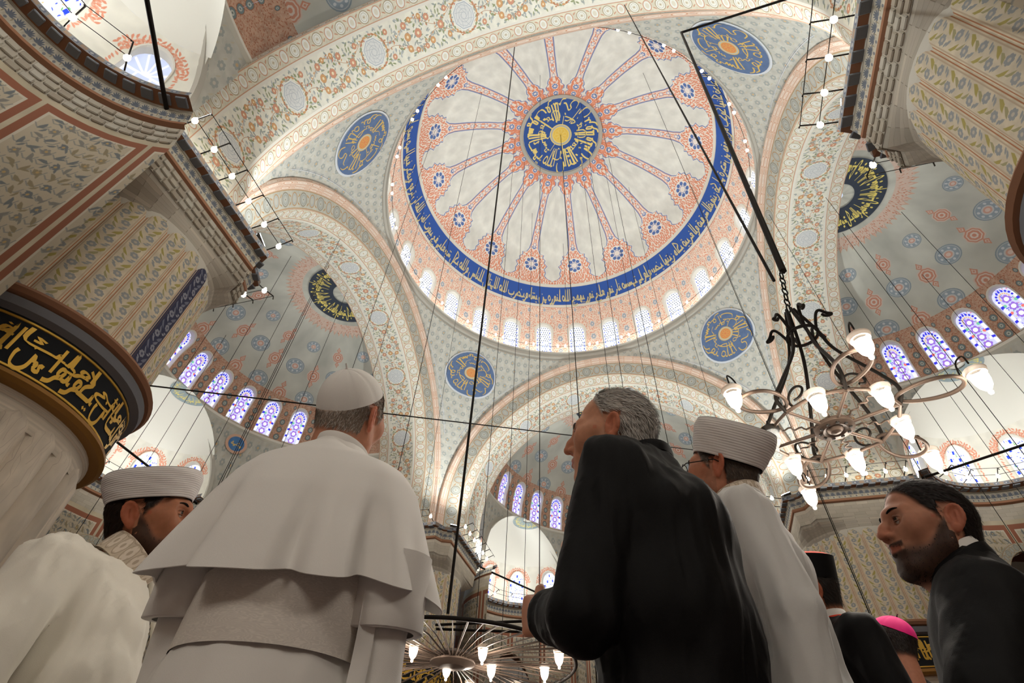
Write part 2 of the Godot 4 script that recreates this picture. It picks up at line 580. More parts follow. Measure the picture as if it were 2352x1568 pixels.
func tex_floral() -> Texture2D:
	var cv := Cv.new(768, 256, c8(226, 223, 208), 0.05, 8)
	cv.wx = true
	rng.seed = 21
	var och := c8(206, 160, 112)
	var brn := c8(186, 134, 96)
	var gry := c8(160, 165, 157)
	var grn := c8(150, 156, 118)
	for i in 300:
		cv.leaf(rng.randf() * 768, rng.randf_range(12, 244), rng.randf_range(20, 38), 11, rng.randf() * TAU, [gry, gry, c8(178, 182, 178), grn][rng.randi() % 4], rng.randf_range(-0.6, 0.6))
	for sg in [-1.0, 1.0]:
		var p := PackedVector2Array()
		for i in 97:
			var x := i * 8.0
			p.append(Vector2(x, 128 + sg * (70 * cos((x - 384) / 768.0 * TAU * 2.0 + 0.5) * 0.55 + 52)))
		cv.line(p, 3.0, c8(188, 150, 118))
		for i in 26:
			var q := p[(i * 4 + 2) % 97]
			cv.leaf(q.x, q.y + rng.randf_range(-16, 16), 20, 8, rng.randf() * TAU, [brn, och, c8(198, 128, 104)][rng.randi() % 3], 0.4)
	for q in [[96, 60, 17], [96, 196, 17], [190, 128, 20], [0, 128, 22], [240, 56, 14], [250, 205, 14], [40, 40, 13], [40, 216, 13], [678, 128, 20], [672, 60, 17], [672, 196, 17], [530, 56, 14], [520, 205, 14], [728, 40, 13], [728, 216, 13]]:
		cv.flower(q[0], q[1], q[2] * 1.3, 8, och if rng.randf() < 0.6 else c8(206, 150, 122), c8(232, 216, 180))
		cv.ring(q[0], q[1], q[2] * 1.2, 2.0, brn)
	# octagon in a wreath
	for i in 26:
		var a := TAU * i / 26
		cv.leaf(384 + cos(a) * 108, 128 + sin(a) * 104, 30, 13, a + 1.2, [och, brn, c8(196, 140, 110), grn][i % 4], 0.5)
	cv.disc(384, 128, 92, c8(226, 226, 218), 88, 8, PI / 8)
	cv.disc(384, 128, 84, c8(172, 180, 184), 80, 8, PI / 8)
	cv.disc(384, 128, 79, c8(214, 215, 210), 75, 8, PI / 8)
	for r in [62, 40, 20]:
		cv.ring(384, 128, r, 2.5, c8(176, 182, 184), -1, 8)
	for i in 8:
		cv.line(PackedVector2Array([Vector2(384 + cos(TAU * i / 8) * 20, 128 + sin(TAU * i / 8) * 20), Vector2(384 + cos(TAU * (i + 1.5) / 8) * 72, 128 + sin(TAU * (i + 1.5) / 8) * 70)]), 2.5, c8(180, 184, 184))
	return cv.tex()


func tex_scroll(ground: Color, oval: Color, lin: Color, acc: Color) -> Texture2D:
	var cv := Cv.new(256, 160, ground, 0.06, 9)
	cv.wx = true
	for x in [0, 256]:
		cv.disc(x, 80, 42, acc, 58)
		cv.disc(x, 80, 34, oval, 50)
		cv.disc(x, 80, 18, ground, 28)
	cv.disc(128, 80, 52, lin, 60, 18)
	cv.disc(128, 80, 44, oval, 52, 18)
	cv.ring(128, 80, 30, 3, lin, 38)
	cv.flower(128, 80, 20, 6, ground, lin)
	for sg in [-1, 1]:
		for x in [64, 192]:
			cv.leaf(x, 80 + sg * 34, 44, 12, sg * 0.7 * (1 if x == 64 else -1), acc, 0.4)
	for y in [2, 150]:
		cv.fill(PackedVector2Array([Vector2(0, y), Vector2(256, y), Vector2(256, y + 8), Vector2(0, y + 8)]), acc)
	return cv.tex()


func tex_pend() -> Texture2D:
	var cv := Cv.new(384, 384, c8(190, 189, 180), 0.06, 12)
	cv.wx = true
	cv.wy = true
	rng.seed = 4
	for r in 6:
		for q in 6:
			var x := (q + 0.5 * (r % 2)) * 64.0
			var y := r * 64.0
			cv.flower(x, y, 20, 6, c8(160, 164, 158), c8(192, 186, 172), r)
			cv.leaf(x + 32, y + 6, 26, 9, 0.7, c8(182, 184, 172), 0.4)
			cv.leaf(x + 20, y + 34, 24, 8, 2.2, c8(188, 182, 160), -0.4)
			if (q + r) % 3 == 0:
				cv.disc(x, y, 7, c8(196, 170, 132))
	return cv.tex()


func cartouche(cv: Cv, px: Callable, u: float, v: float, k: float) -> void:
	# red lobed medallion with pendants above and below
	var red := c8(200, 142, 118)
	for e in [[1.0, c8(206, 188, 172)], [0.86, red], [0.72, c8(212, 196, 180)], [0.6, red], [0.38, c8(214, 200, 186)], [0.2, red]]:
		var p := PackedVector2Array()
		for i in 40:
			var a := TAU * i / 40
			var r: float = k * e[0] * (0.8 + 0.09 * absf(cos(a * 4.0)))
			p.append(px.call(u, v, cos(a) * r * 0.85, sin(a) * r))
		cv.fill(p, e[1])
	for sg in [-1.0, 1.0]:
		for e in [[0.34, red], [0.2, c8(212, 196, 180)], [0.1, red]]:
			var p := PackedVector2Array()
			for q in [[0, -1.2], [0.8, -0.2], [0.35, 0.5], [0, 1.3], [-0.35, 0.5], [-0.8, -0.2]]:
				p.append(px.call(u, v, q[0] * e[0] * k, sg * (1.15 * k + q[1] * e[0] * k)))
			cv.fill(p, e[1])


func blue_ring(cv: Cv, px: Callable, u: float, v: float, k: float) -> void:
	for e in [[1.0, c8(140, 152, 156)], [0.9, c8(186, 190, 186)], [0.84, c8(150, 162, 168)], [0.44, c8(196, 196, 190)], [0.32, c8(206, 162, 142)], [0.18, c8(218, 198, 184)]]:
		var p := PackedVector2Array()
		for i in 24:
			p.append(px.call(u, v, cos(TAU * i / 24) * k * e[0], sin(TAU * i / 24) * k * e[0]))
		cv.fill(p, e[1])
	for i in 8:
		var a := TAU * i / 8
		var q: Vector2 = px.call(u, v, cos(a) * k * 0.64, sin(a) * k * 0.64)
		cv.disc(q.x, q.y, 4.6, c8(200, 204, 202), -1, 7)


func tex_semi() -> Texture2D:
	var W := 1536
	var H := 640
	var cv := Cv.new(W, H, c8(192, 192, 182), 0.10, 15, 0.8)
	var px := func(u: float, v: float, dx: float, dy: float) -> Vector2:
		var vv := v + dy / 9.4
		var r := maxf(0.3, semi_r(27.2 - 3.3 * vv * vv))
		return Vector2((u + dx / (PI * r)) * W, vv * H)
	rng.seed = 31
	for i in 15:
		var u := (i + 0.5) / 15.0
		if i % 2 == 0:
			cartouche(cv, px, u, 0.79, 0.56)
			blue_ring(cv, px, u, 0.58, 0.5)
		else:
			blue_ring(cv, px, u, 0.77, 0.54)
			cartouche(cv, px, u, 0.6, 0.5)
	for i in 9:
		var u := (i + 0.5) / 9.0
		if i % 2:
			cartouche(cv, px, u, 0.43, 0.42)
		else:
			blue_ring(cv, px, u, 0.41, 0.36)
	# fringe round the crown disc and over the windows
	for i in 36:
		var u := (i + 0.5) / 36.0
		for e in [[1.0, c8(202, 168, 146)], [0.55, c8(208, 186, 168)]]:
			cv.fill(PackedVector2Array([px.call(u - 0.0139, 0.2, 0, 0), px.call(u - 0.0139, 0.245, 0, 0), px.call(u, 0.245 + 0.04 * e[0], 0, 0), px.call(u + 0.0139, 0.245, 0, 0), px.call(u + 0.0139, 0.2, 0, 0)]), e[1])
	commas(cv, 0, 130, W, 162, 10, 12, [c8(190, 120, 92), c8(214, 186, 168)])
	cv.fill(PackedVector2Array([Vector2(0, 596), Vector2(W, 596), Vector2(W, H), Vector2(0, H)]), c8(192, 158, 134))
	for i in 60:
		var u := (i + 0.5) / 60.0
		var hh := 0.07 if i % 2 else 0.045
		for e in [[1.0, c8(196, 150, 126)], [0.7, c8(176, 118, 92)], [0.4, c8(206, 176, 156)]]:
			cv.fill(PackedVector2Array([Vector2((u - 0.008 * e[0]) * W, H * 0.94), Vector2((u - 0.0095 * e[0]) * W, H * (0.94 - hh * 0.5 * e[0])), Vector2(u * W, H * (0.94 - hh * e[0])), Vector2((u + 0.0095 * e[0]) * W, H * (0.94 - hh * 0.5 * e[0])), Vector2((u + 0.008 * e[0]) * W, H * 0.94)]), e[1])
	commas(cv, 0, 598, W, H - 4, 11, 12, [c8(164, 98, 72), c8(176, 116, 90), c8(206, 178, 158), c8(128, 140, 138)])
	return cv.tex()


func tex_semi_wall() -> Texture2D:
	var cv := Cv.new(192, 320, c8(196, 160, 138), 0.08, 17)
	cv.wx = true
	rng.seed = 8
	commas(cv, 0, 0, 192, 320, 10, 12, [c8(168, 106, 80), c8(180, 122, 96), c8(206, 176, 154)])
	for q in [[0, 96, 12], [0, 160, 16], [0, 220, 16], [0, 280, 18], [40, 40, 9], [152, 40, 9]]:
		cv.disc(q[0], q[1], q[2] * 1.15, c8(160, 104, 80), q[2] * 1.5)
		cv.disc(q[0], q[1], q[2], c8(120, 134, 134), q[2] * 1.35)
		cv.disc(q[0], q[1], q[2] * 0.5, c8(192, 196, 186), q[2] * 0.7)
		cv.disc(q[0], q[1], q[2] * 0.22, c8(120, 126, 120), q[2] * 0.3)
	return cv.tex()


func tex_flute(ground: Color, a: Color, b: Color, edge: Color, edge2: Color) -> Texture2D:
	var cv := Cv.new(96, 704, ground, 0.05, 19)
	rng.seed = 3
	for x in [3, 90]:
		cv.fill(PackedVector2Array([Vector2(x, 0), Vector2(x + 3, 0), Vector2(x + 3, 704), Vector2(x, 704)]), edge)
	for x in [10, 82]:
		cv.fill(PackedVector2Array([Vector2(x, 0), Vector2(x + 4, 0), Vector2(x + 4, 704), Vector2(x, 704)]), edge2)
	for i in 11:
		var y := 32.0 + i * 64
		var sg := 1.0 if i % 2 else -1.0
		cv.flower(48 + sg * 14, y, 17, 7, a, ground.lerp(a, 0.3))
		cv.leaf(48 - sg * 13, y - 4, 46, 13, PI / 2 + sg * 0.45, b, 0.6 * sg)
		cv.leaf(48 + sg * 6, y + 30, 40, 11, PI / 2 - sg * 0.5, b.lerp(a, 0.4), -0.6 * sg)
		cv.leaf(48 - sg * 16, y + 26, 26, 9, PI / 2 + sg, a, 0.4)
		cv.leaf(48 + sg * 22, y - 26, 22, 8, PI / 2 - sg, a, 0.4)
	return cv.tex()


func tex_ashlar(ground: Color, joint: Color, cols: int, rows: int) -> Texture2D:
	var cv := Cv.new(256, 256, ground, 0.12, 23)
	cv.wx = true
	rng.seed = 14
	var bw := 256.0 / cols
	var bh := 256.0 / rows
	for r in rows:
		for q in cols:
			var x := (q + 0.5 * (r % 2)) * bw
			var k := rng.randf_range(0.92, 1.06)
			cv.fill(PackedVector2Array([Vector2(x + 1.5, r * bh + 1.5), Vector2(x + bw - 1.5, r * bh + 1.5), Vector2(x + bw - 1.5, (r + 1) * bh - 1.5), Vector2(x + 1.5, (r + 1) * bh - 1.5)]), Color(ground.r * k, ground.g * k, ground.b * k))
			cv.line(PackedVector2Array([Vector2(x, r * bh), Vector2(x, (r + 1) * bh)]), 2.0, joint)
		cv.fill(PackedVector2Array([Vector2(0, r * bh), Vector2(256, r * bh), Vector2(256, r * bh + 2), Vector2(0, r * bh + 2)]), joint)
	return cv.tex()


func tex_wall() -> Texture2D:
	# grey arabesque in red-brown frames over pale plaster
	var cv := Cv.new(512, 1024, c8(196, 184, 162), 0.10, 33, 1.5)
	cv.wx = true
	rng.seed = 19
	for b in 2:
		var x0 := b * 256.0
		for e in [[0.0, c8(150, 98, 76)], [18.0, c8(206, 198, 180)], [24.0, c8(190, 178, 156)]]:
			cv.fill(PackedVector2Array([Vector2(x0 + 6 + e[0], 16 + e[0]), Vector2(x0 + 250 - e[0], 16 + e[0]), Vector2(x0 + 250 - e[0], 1010 - e[0]), Vector2(x0 + 6 + e[0], 1010 - e[0])]), e[1])
	for r in 34:
		for q in 18:
			var x := q * 28.4 + (14 if r % 2 else 0)
			var y := 46 + r * 28.0
			if absf(fposmod(x, 256.0) - 128.0) > 94 or y > 976:
				continue
			var g: Color = [c8(120, 124, 124), c8(138, 136, 128), c8(150, 138, 112)][rng.randi() % 3]
			cv.line(PackedVector2Array([Vector2(x - 14, y), Vector2(x - 4, y + 9), Vector2(x + 8, y + 5), Vector2(x + 14, y - 8)]), 2.5, c8(150, 148, 140))
			cv.leaf(x, y, 25, 8, rng.randf() * TAU, g, 0.5)
			cv.leaf(x + 9, y + 8, 18, 6, rng.randf() * TAU, g, -0.5)
			if (q + r) % 3 == 0:
				cv.flower(x, y, 9, 5, g, c8(190, 160, 112))
	return cv.tex()


func tex_cornice() -> Texture2D:
	var cv := Cv.new(128, 128, c8(112, 114, 122), 0.22, 25, 4)
	cv.wx = true
	for x in [0, 64]:
		cv.fill(PackedVector2Array([Vector2(x + 4, 30), Vector2(x + 26, 30), Vector2(x + 26, 98), Vector2(x + 4, 98)]), c8(86, 92, 106))
		cv.leaf(x + 15, 64, 50, 14, PI / 2, c8(150, 152, 152), 0.1)
		cv.fill(PackedVector2Array([Vector2(x + 36, 20), Vector2(x + 60, 20), Vector2(x + 60, 108), Vector2(x + 36, 108)]), c8(134, 116, 100))
	cv.fill(PackedVector2Array([Vector2(0, 0), Vector2(128, 0), Vector2(128, 8), Vector2(0, 8)]), c8(160, 158, 152))
	return cv.tex()


func tex_frieze() -> Texture2D:
	# blue-grey palmettes on pale plaster
	var cv := Cv.new(128, 96, c8(196, 190, 176), 0.08, 35)
	cv.wx = true
	for x in [32, 96]:
		for i in 7:
			var a := -PI / 2 + (i - 3) * 0.42
			cv.leaf(x + cos(a) * 20, 62 + sin(a) * 28, 42, 11, a, c8(112, 118, 128), 0.05)
		cv.disc(x, 78, 9, c8(126, 128, 132))
		cv.leaf(x + 32, 60, 34, 8, PI / 2, c8(160, 150, 128), 0.2)
	for y in [0, 90]:
		cv.fill(PackedVector2Array([Vector2(0, y), Vector2(128, y), Vector2(128, y + 6), Vector2(0, y + 6)]), c8(150, 140, 122))
	return cv.tex()


func tex_glass_dome() -> Texture2D:
	var cv := Cv.new(128, 256, c8(236, 242, 252), 0.02, 2)
	rng.seed = 6
	for r in 15:
		for q in 7:
			var x := 12.0 + q * 17.3 + (8 if r % 2 else 0)
			var y := 10.0 + r * 16.0
			var dark := 1.0 - r / 15.0
			if rng.randf() < 0.35 + 0.6 * dark:
				cv.leaf(x, y, 13, 5, [0.6, 2.5, 1.57][rng.randi() % 3], c8(40, 46, 62) if rng.randf() < dark + 0.1 else c8(70, 100, 230), 0.2)
	for y in range(20, 250, 26):
		cv.disc(12, y, 4, c8(60, 80, 220), 4)
		cv.disc(116, y, 4, c8(60, 80, 220), 4)
	return cv.tex()


func tex_glass_semi() -> Texture2D:
	var cv := Cv.new(128, 256, c8(206, 208, 250), 0.05, 2)
	rng.seed = 9
	var bl := c8(52, 50, 214)
	for i in 90:
		cv.leaf(rng.randf() * 128, rng.randf() * 256, 12, 5, rng.randf() * TAU, [bl, c8(120, 110, 235), c8(216, 130, 160), c8(240, 206, 120), c8(110, 190, 150), c8(160, 120, 225)][rng.randi() % 6], 0.2)
	for y in [66, 118, 170, 222]:
		cv.flower(64, y, 26, 6, c8(150, 110, 214) if y % 4 else c8(206, 120, 160), c8(250, 250, 255))
		cv.disc(64, y, 13, c8(252, 252, 255))
		for sg in [-1, 1]:
			cv.disc(64 + sg * 34, y + 26, 9, [c8(244, 206, 96), c8(120, 200, 160), c8(232, 120, 110), c8(250, 250, 255)][(y / 52) % 4])
			cv.fill(PackedVector2Array([Vector2(64 + sg * 50 - 9, y - 16), Vector2(64 + sg * 50 + 9, y - 16), Vector2(64 + sg * 50 + 9, y + 16), Vector2(64 + sg * 50 - 9, y + 16)]), c8(250, 250, 255))
			cv.fill(PackedVector2Array([Vector2(64 + sg * 50 - 9, y + 18), Vector2(64 + sg * 50 + 9, y + 18), Vector2(64 + sg * 50 + 9, y + 32), Vector2(64 + sg * 50 - 9, y + 32)]), bl)
	for i in 9:
		var a := PI + PI * i / 8
		cv.disc(64 + cos(a) * 44, 60 + sin(a) * 42, 6, bl)
		cv.disc(64 + cos(a) * 26, 56 + sin(a) * 25, 4, c8(236, 190, 120))
	return cv.tex()


func tex_glass_ex() -> Texture2D:
	var cv := Cv.new(128, 160, c8(246, 248, 255), 0.02, 2)
	rng.seed = 13
	commas(cv, 6, 8, 122, 156, 17, 11, [c8(70, 90, 235), c8(70, 90, 235), c8(110, 120, 240), c8(110, 190, 110), c8(240, 190, 140), c8(236, 140, 110)])
	for q in [[14, 60], [114, 60], [14, 120], [114, 120], [64, 14], [40, 40], [88, 40]]:
		cv.fill(PackedVector2Array([Vector2(q[0] - 6, q[1] - 6), Vector2(q[0] + 6, q[1] - 6), Vector2(q[0] + 6, q[1] + 6), Vector2(q[0] - 6, q[1] + 6)]), c8(50, 80, 235))
	return cv.tex()


func tex_glass_clear() -> Texture2D:
	# plain panes between white bars, fanned in the arch
	var cv := Cv.new(128, 160, c8(206, 216, 246), 0.03, 2)
	var w := c8(252, 252, 255)
	for x in [4, 42, 84, 122]:
		cv.line(PackedVector2Array([Vector2(x, 62), Vector2(x, 160)]), 7, w)
	for y in [62, 94, 126]:
		cv.line(PackedVector2Array([Vector2(0, y), Vector2(128, y)]), 7, w)
	for i in 7:
		var a := PI + PI * i / 6
		cv.line(PackedVector2Array([Vector2(64, 62), Vector2(64 + cos(a) * 64, 62 + sin(a) * 60)]), 6, w)
	return cv.tex()


func tex_exedra_wall() -> Texture2D:
	var cv := Cv.new(192, 192, c8(228, 226, 214), 0.04, 5)
	cv.wx = true
	rng.seed = 17
	# a red fringe round the window's arch
	for i in 44:
		var a := PI + PI * (i + 0.5) / 44
		for rr in [0.0, 9.0, 18.0]:
			if rr > 15 and i % 2:
				continue
			cv.leaf(96 + cos(a) * (56 + rr), 74 + sin(a) * (46 + rr), 13, 5, rng.randf() * TAU, [c8(222, 150, 122), c8(230, 176, 152)][i % 2], 0.4)
	for sg in [-1, 1]:
		for y in range(76, 190, 9):
			cv.leaf(96 + sg * 58, y, 12, 5, rng.randf() * TAU, c8(224, 158, 132), 0.4)
	return cv.tex()


func tex_polar_script(ground: Color, ink: Color, text: String, W: int, H: int, fringe := Color(0, 0, 0, 0)) -> Texture2D:
	# lettering that stands on the outer edge of a ring, u round it and v outwards
	var cv := Cv.new(W, H, ground, 0.05, 7)
	cv.wx = true
	var ln := 0.0
	var st := script_strokes(text)
	for s in st:
		for p in s:
			ln = maxf(ln, p.x)
	var k := W / (ln + 2.0)
	for s in st:
		var p := PackedVector2Array()
		for q in s:
			p.append(Vector2(W - q.x * k, H * 0.68 - q.y * H * 0.048))
		cv.line(p, H * 0.075, ink, true)
	return cv.tex()


func tex_disc(ground: Color, ink: Color, mid: Color, text: String, inner := "", rim := Color(0, 0, 0, 0)) -> Texture2D:
	# a round medallion: lettering whose tall strokes point to the middle
	var cv := Cv.new(512, 512, ground, 0.06, 29)
	if rim.a > 0:
		cv.ring(256, 256, 250, 9, rim, -1, 48)
	for ring in ([[text, 236.0, 11.5, 9.5]] + ([[inner, 150.0, 6.6, 7.5]] if inner else [])):
		var st := script_strokes(ring[0])
		var ln := 0.0
		for s in st:
			for p in s:
				ln = maxf(ln, p.x)
		for s in st:
			var p := PackedVector2Array()
			for q in s:
				var a: float = TAU * q.x / (ln + 1.5) + PI * 0.5
				var r: float = ring[1] - 24.0 - q.y * ring[2]
				if q.y < 0:
					r = ring[1] - 24.0 - q.y * 9.0
				p.append(Vector2(256 + cos(a) * r, 256 + sin(a) * r))
			cv.line(p, ring[3], ink, true)
	if mid.a > 0:
		cv.disc(256, 256, 72, ink, -1, 32)
		cv.disc(256, 256, 66, c8(176, 176, 170), -1, 32)
		cv.disc(256, 256, 56, ink, -1, 32)
		cv.disc(256, 256, 50, mid, -1, 32)
		for i in 8:
			cv.ring(256 + cos(TAU * i / 8) * 27, 256 + sin(TAU * i / 8) * 27, 13, 4, ink.lerp(mid, 0.35))
	return cv.tex()


func tex_roundel() -> Texture2D:
	var cv := Cv.new(128, 128, c8(84, 128, 178), 0.05, 2)
	for s in script_strokes("محمد"):
		var p := PackedVector2Array()
		for q in s:
			p.append(Vector2(108 - q.x * 4.3, 74 - q.y * 5.5))
		cv.line(p, 8, c8(214, 186, 120), true)
	return cv.tex()


func tex_marble() -> Texture2D:
	var cv := Cv.new(256, 512, c8(208, 196, 182), 0.12, 41, 0.7)
	rng.seed = 2
	for i in 14:
		var p := PackedVector2Array()
		var q := Vector2(rng.randf() * 256, rng.randf() * 512)
		for k in 7:
			p.append(q)
			q += Vector2(rng.randf_range(-16, 22), rng.randf_range(6, 40))
		cv.line(p, rng.randf_range(0.6, 1.6), c8(176, 160, 146))
	return cv.tex()


func tex_weave(c: Color, amt: float) -> Texture2D:
	var n := NoiseTexture2D.new()
	n.width = 256
	n.height = 256
	n.seamless = true
	var f := FastNoiseLite.new()
	f.frequency = 0.12
	f.seed = 3
	n.noise = f
	var g := Gradient.new()
	g.set_color(0, c * (1.0 - amt))
	g.set_color(1, c * (1.0 + amt))
	n.color_ramp = g
	return n


func make_mats() -> void:
	M.dome = painted(tex_dome())
	M.drum = painted(tex_drum())
	M.floral = painted(tex_floral())
	M.scroll = painted(tex_scroll(c8(214, 208, 188), c8(224, 224, 214), c8(170, 156, 126), c8(196, 150, 122)))
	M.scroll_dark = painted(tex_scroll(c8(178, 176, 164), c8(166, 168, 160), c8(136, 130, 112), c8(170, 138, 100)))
	M.trim = painted(tex_scroll(c8(212, 190, 172), c8(220, 206, 190), c8(196, 164, 142), c8(196, 146, 116)))
	M.pend = painted(tex_pend())
	M.semi = painted(tex_semi())
	M.semi_wall = painted(tex_semi_wall())
	M.flute = painted(tex_flute(c8(224, 212, 188), c8(166, 168, 166), c8(186, 172, 104), c8(190, 132, 96), c8(206, 186, 158)))
	M.flute_blue = painted(tex_flute(c8(66, 68, 92), c8(150, 152, 162), c8(120, 124, 140), c8(206, 186, 158), c8(90, 80, 90)))
	M.brick = painted(tex_ashlar(c8(190, 182, 166), c8(146, 136, 122), 2, 4))
	M.stone = painted(tex_ashlar(c8(196, 180, 156), c8(160, 142, 122), 3, 6))
	M.stone.uv1_scale = Vector3(4, 4, 1)
	M.spandrel = M.pend
	M.wallpaint = painted(tex_wall())
	M.cornice = painted(tex_cornice())
	M.marble = painted(tex_marble(), 0.5)
	M.exedra = plain(c8(230, 229, 218), 0.85)
	M.exedra_wall = painted(tex_exedra_wall())
	M.medallion = painted(tex_disc(c8(92, 112, 146), c8(206, 172, 92), c8(206, 132, 84), "الله نور السموات والارض", "محمد رسول الله"))
	M.rosette = painted(tex_disc(c8(52, 84, 150), c8(228, 206, 122), c8(226, 190, 84), "ان الله يمسك السموات والارض ان تزولا ولئن زالتا", "ان امسكهما من احد من بعده", c8(190, 192, 186)), 0.6)
	M.blackgold = painted(tex_polar_script(c8(58, 66, 78), c8(226, 208, 112), "والله بكل شيء عليم", 512, 192), 0.5)
	M.goldwhite = painted(tex_polar_script(c8(150, 166, 172), c8(226, 214, 120), "الله نور السموات", 384, 128), 0.5)
	M.roundel = painted(tex_roundel())
	for q in [["gray", c8(176, 172, 160)], ["blue", c8(56, 92, 168)], ["cream", c8(222, 218, 204)], ["pale", c8(206, 210, 212)], ["ringpaint", c8(214, 176, 152)], ["plaster", c8(226, 222, 210)], ["bluegray", c8(124, 124, 128)], ["redbrown", c8(150, 108, 82)], ["coffer", c8(128, 132, 138)], ["wood", c8(120, 74, 52)], ["carpet", c8(118, 104, 102)], ["black", c8(34, 36, 38)], ["ink", c8(204, 194, 150)]]:
		M[q[0]] = plain(q[1], 0.8)
	for i in 3:
		M["block_%d" % i] = plain([c8(176, 168, 152), c8(166, 156, 140), c8(184, 178, 164)][i], 0.9)
	M.frieze = painted(tex_frieze())
	M.gold = plain(c8(214, 170, 74), 0.35, 0.6)
	M.gilt = plain(c8(150, 108, 52), 0.45, 0.3)
	M.flood = glow(Color(0.9, 0.95, 1.0), 30.0)
	M.iron = plain(c8(40, 36, 32), 0.55, 0.4)
	M.bronze = plain(c8(88, 74, 64), 0.5, 0.5)
	for q in [["glass_dome", tex_glass_dome(), 0.95], ["glass_semi", tex_glass_semi(), 0.85], ["glass_ex", tex_glass_ex(), 0.9], ["glass_clear", tex_glass_clear(), 0.75]]:
		var m := painted(q[1], 0.2)
		m.albedo_color = Color(0.5, 0.5, 0.5)
		m.emission_enabled = true
		m.emission = Color.BLACK
		m.emission_texture = q[1]
		m.emission_energy_multiplier = q[2]
		M[q[0]] = m


# ---------------------------------------------------------------- the building
func pol(c: Vector3, a: float, r: float, y: float) -> Vector3:
	return Vector3(c.x + cos(a) * r, y, c.z + sin(a) * r)


func opening_dirs(w: float, up: float, dn: float, W: float, U: float, D: float, n: int) -> Array:
	# angles round an arched opening, the corners of the hole and of its bay among them
	var a := []
	for k in n:
		a.append(TAU * k / n)
	for p in [[W, U], [-W, U], [-W, -D], [W, -D], [w, -dn], [-w, -dn]]:
		a.append(fposmod(atan2(p[1], p[0]), TAU))
	a.sort()
	a.append(a[0] + TAU)
	return a


func hole_t(d: Vector2, w: float, rise: float, dn: float) -> float:
	if d.y >= 0.0:
		return 1.0 / sqrt(pow(d.x / w, 2) + pow(d.y / rise, 2))
	return minf(w / maxf(absf(d.x), 1e-6), dn / maxf(absf(d.y), 1e-6))


func rect_t(d: Vector2, W: float, U: float, D: float) -> float:
	return minf(W / maxf(absf(d.x), 1e-6), (U if d.y > 0 else D) / maxf(absf(d.y), 1e-6))


func bay(m: Mb, c: Vector3, prof: Callable, ac: float, hb: float, y0: float, y1: float, hw: float, sill: float, spring: float, rise: float, R: float, us := 1.0, sub := 2, n := 28) -> void:
	# one bay of a curved wall with an arched hole; widths in radians, heights in metres
	var w := hw * R
	var W := hb * R
	var dn := spring - sill
	var dirs := opening_dirs(w, rise, dn, W, y1 - spring, spring - y0, n)
	var cnt := dirs.size() - 1
	var b := m.V.size()
	for s in sub + 1:
		for k in cnt + 1:
			var d := Vector2(cos(dirs[k]), sin(dirs[k]))
			var ti := hole_t(d, w, rise, dn)
			var t := lerpf(ti, maxf(rect_t(d, W, y1 - spring, spring - y0), ti), float(s) / sub)
			var p := d * t
			var y := spring + p.y
			m.V.append(pol(c, ac + p.x / R, prof.call(y), y))
			m.U.append(Vector2((p.x / W * 0.5 + 0.5) * us, 1.0 - (y - y0) / (y1 - y0)))
	for s in sub:
		for k in cnt:
			var q := b + s * (cnt + 1) + k
			var e := q + cnt + 1
			m.I.append_array([q, q + 1, e + 1, q, e + 1, e])


func window(label: String, group: String, c: Vector3, prof: Callable, ac: float, hw: float, sill: float, spring: float, rise: float, R: float, glass: Material, border := 0.12, depth := 0.3) -> void:
	wins += 1
	var o := Node3D.new()
	o.name = "window_%d" % wins
	add_child(o)
	tag(o, label, "window", group, "structure")
	var w := hw * R
	var dn := spring - sill
	var dirs := opening_dirs(w, rise, dn, w, rise, dn, 24)
	var cnt := dirs.size() - 1
	var at := func(k: int, grow: float, off: float) -> Vector3:
		var d := Vector2(cos(dirs[k]), sin(dirs[k]))
		var p := d * (hole_t(d, w, rise, dn) + grow)
		return pol(c, ac + p.x / R, prof.call(spring + p.y) + off, spring + p.y)
	var f := Mb.new()
	for z in [[border, 0.02, border, -0.05], [border, -0.05, 0.0, -0.05], [0.0, -0.05, -0.02, 0.0], [-0.02, 0.0, -0.02, depth]]:
		f.grid(cnt, 1, func(u: float, v: float): return at.call(roundi(u * cnt), lerpf(z[0], z[2], v), lerpf(z[1], z[3], v)))
	obj("frame", f, M.plaster, o)
	var g := Mb.new()
	g.V.append(pol(c, ac, prof.call(spring) + depth * 0.8, spring))
	g.U.append(Vector2(0.5, 1.0 - dn / (dn + rise)))
	for k in cnt + 1:
		var d := Vector2(cos(dirs[k]), sin(dirs[k]))
		var p := d * hole_t(d, w, rise, dn)
		g.V.append(at.call(k, -0.01, depth * 0.8))
		g.U.append(Vector2(p.x / w * 0.5 + 0.5, 1.0 - (p.y + dn) / (dn + rise)))
	for k in cnt:
		g.I.append_array([0, k + 1, k + 2])
	obj("pane", g, glass, o)


func dome_r(y: float) -> float:
	return DR if y < DY else sqrt(maxf(0.0, DR * DR - (y - DY) * (y - DY)))


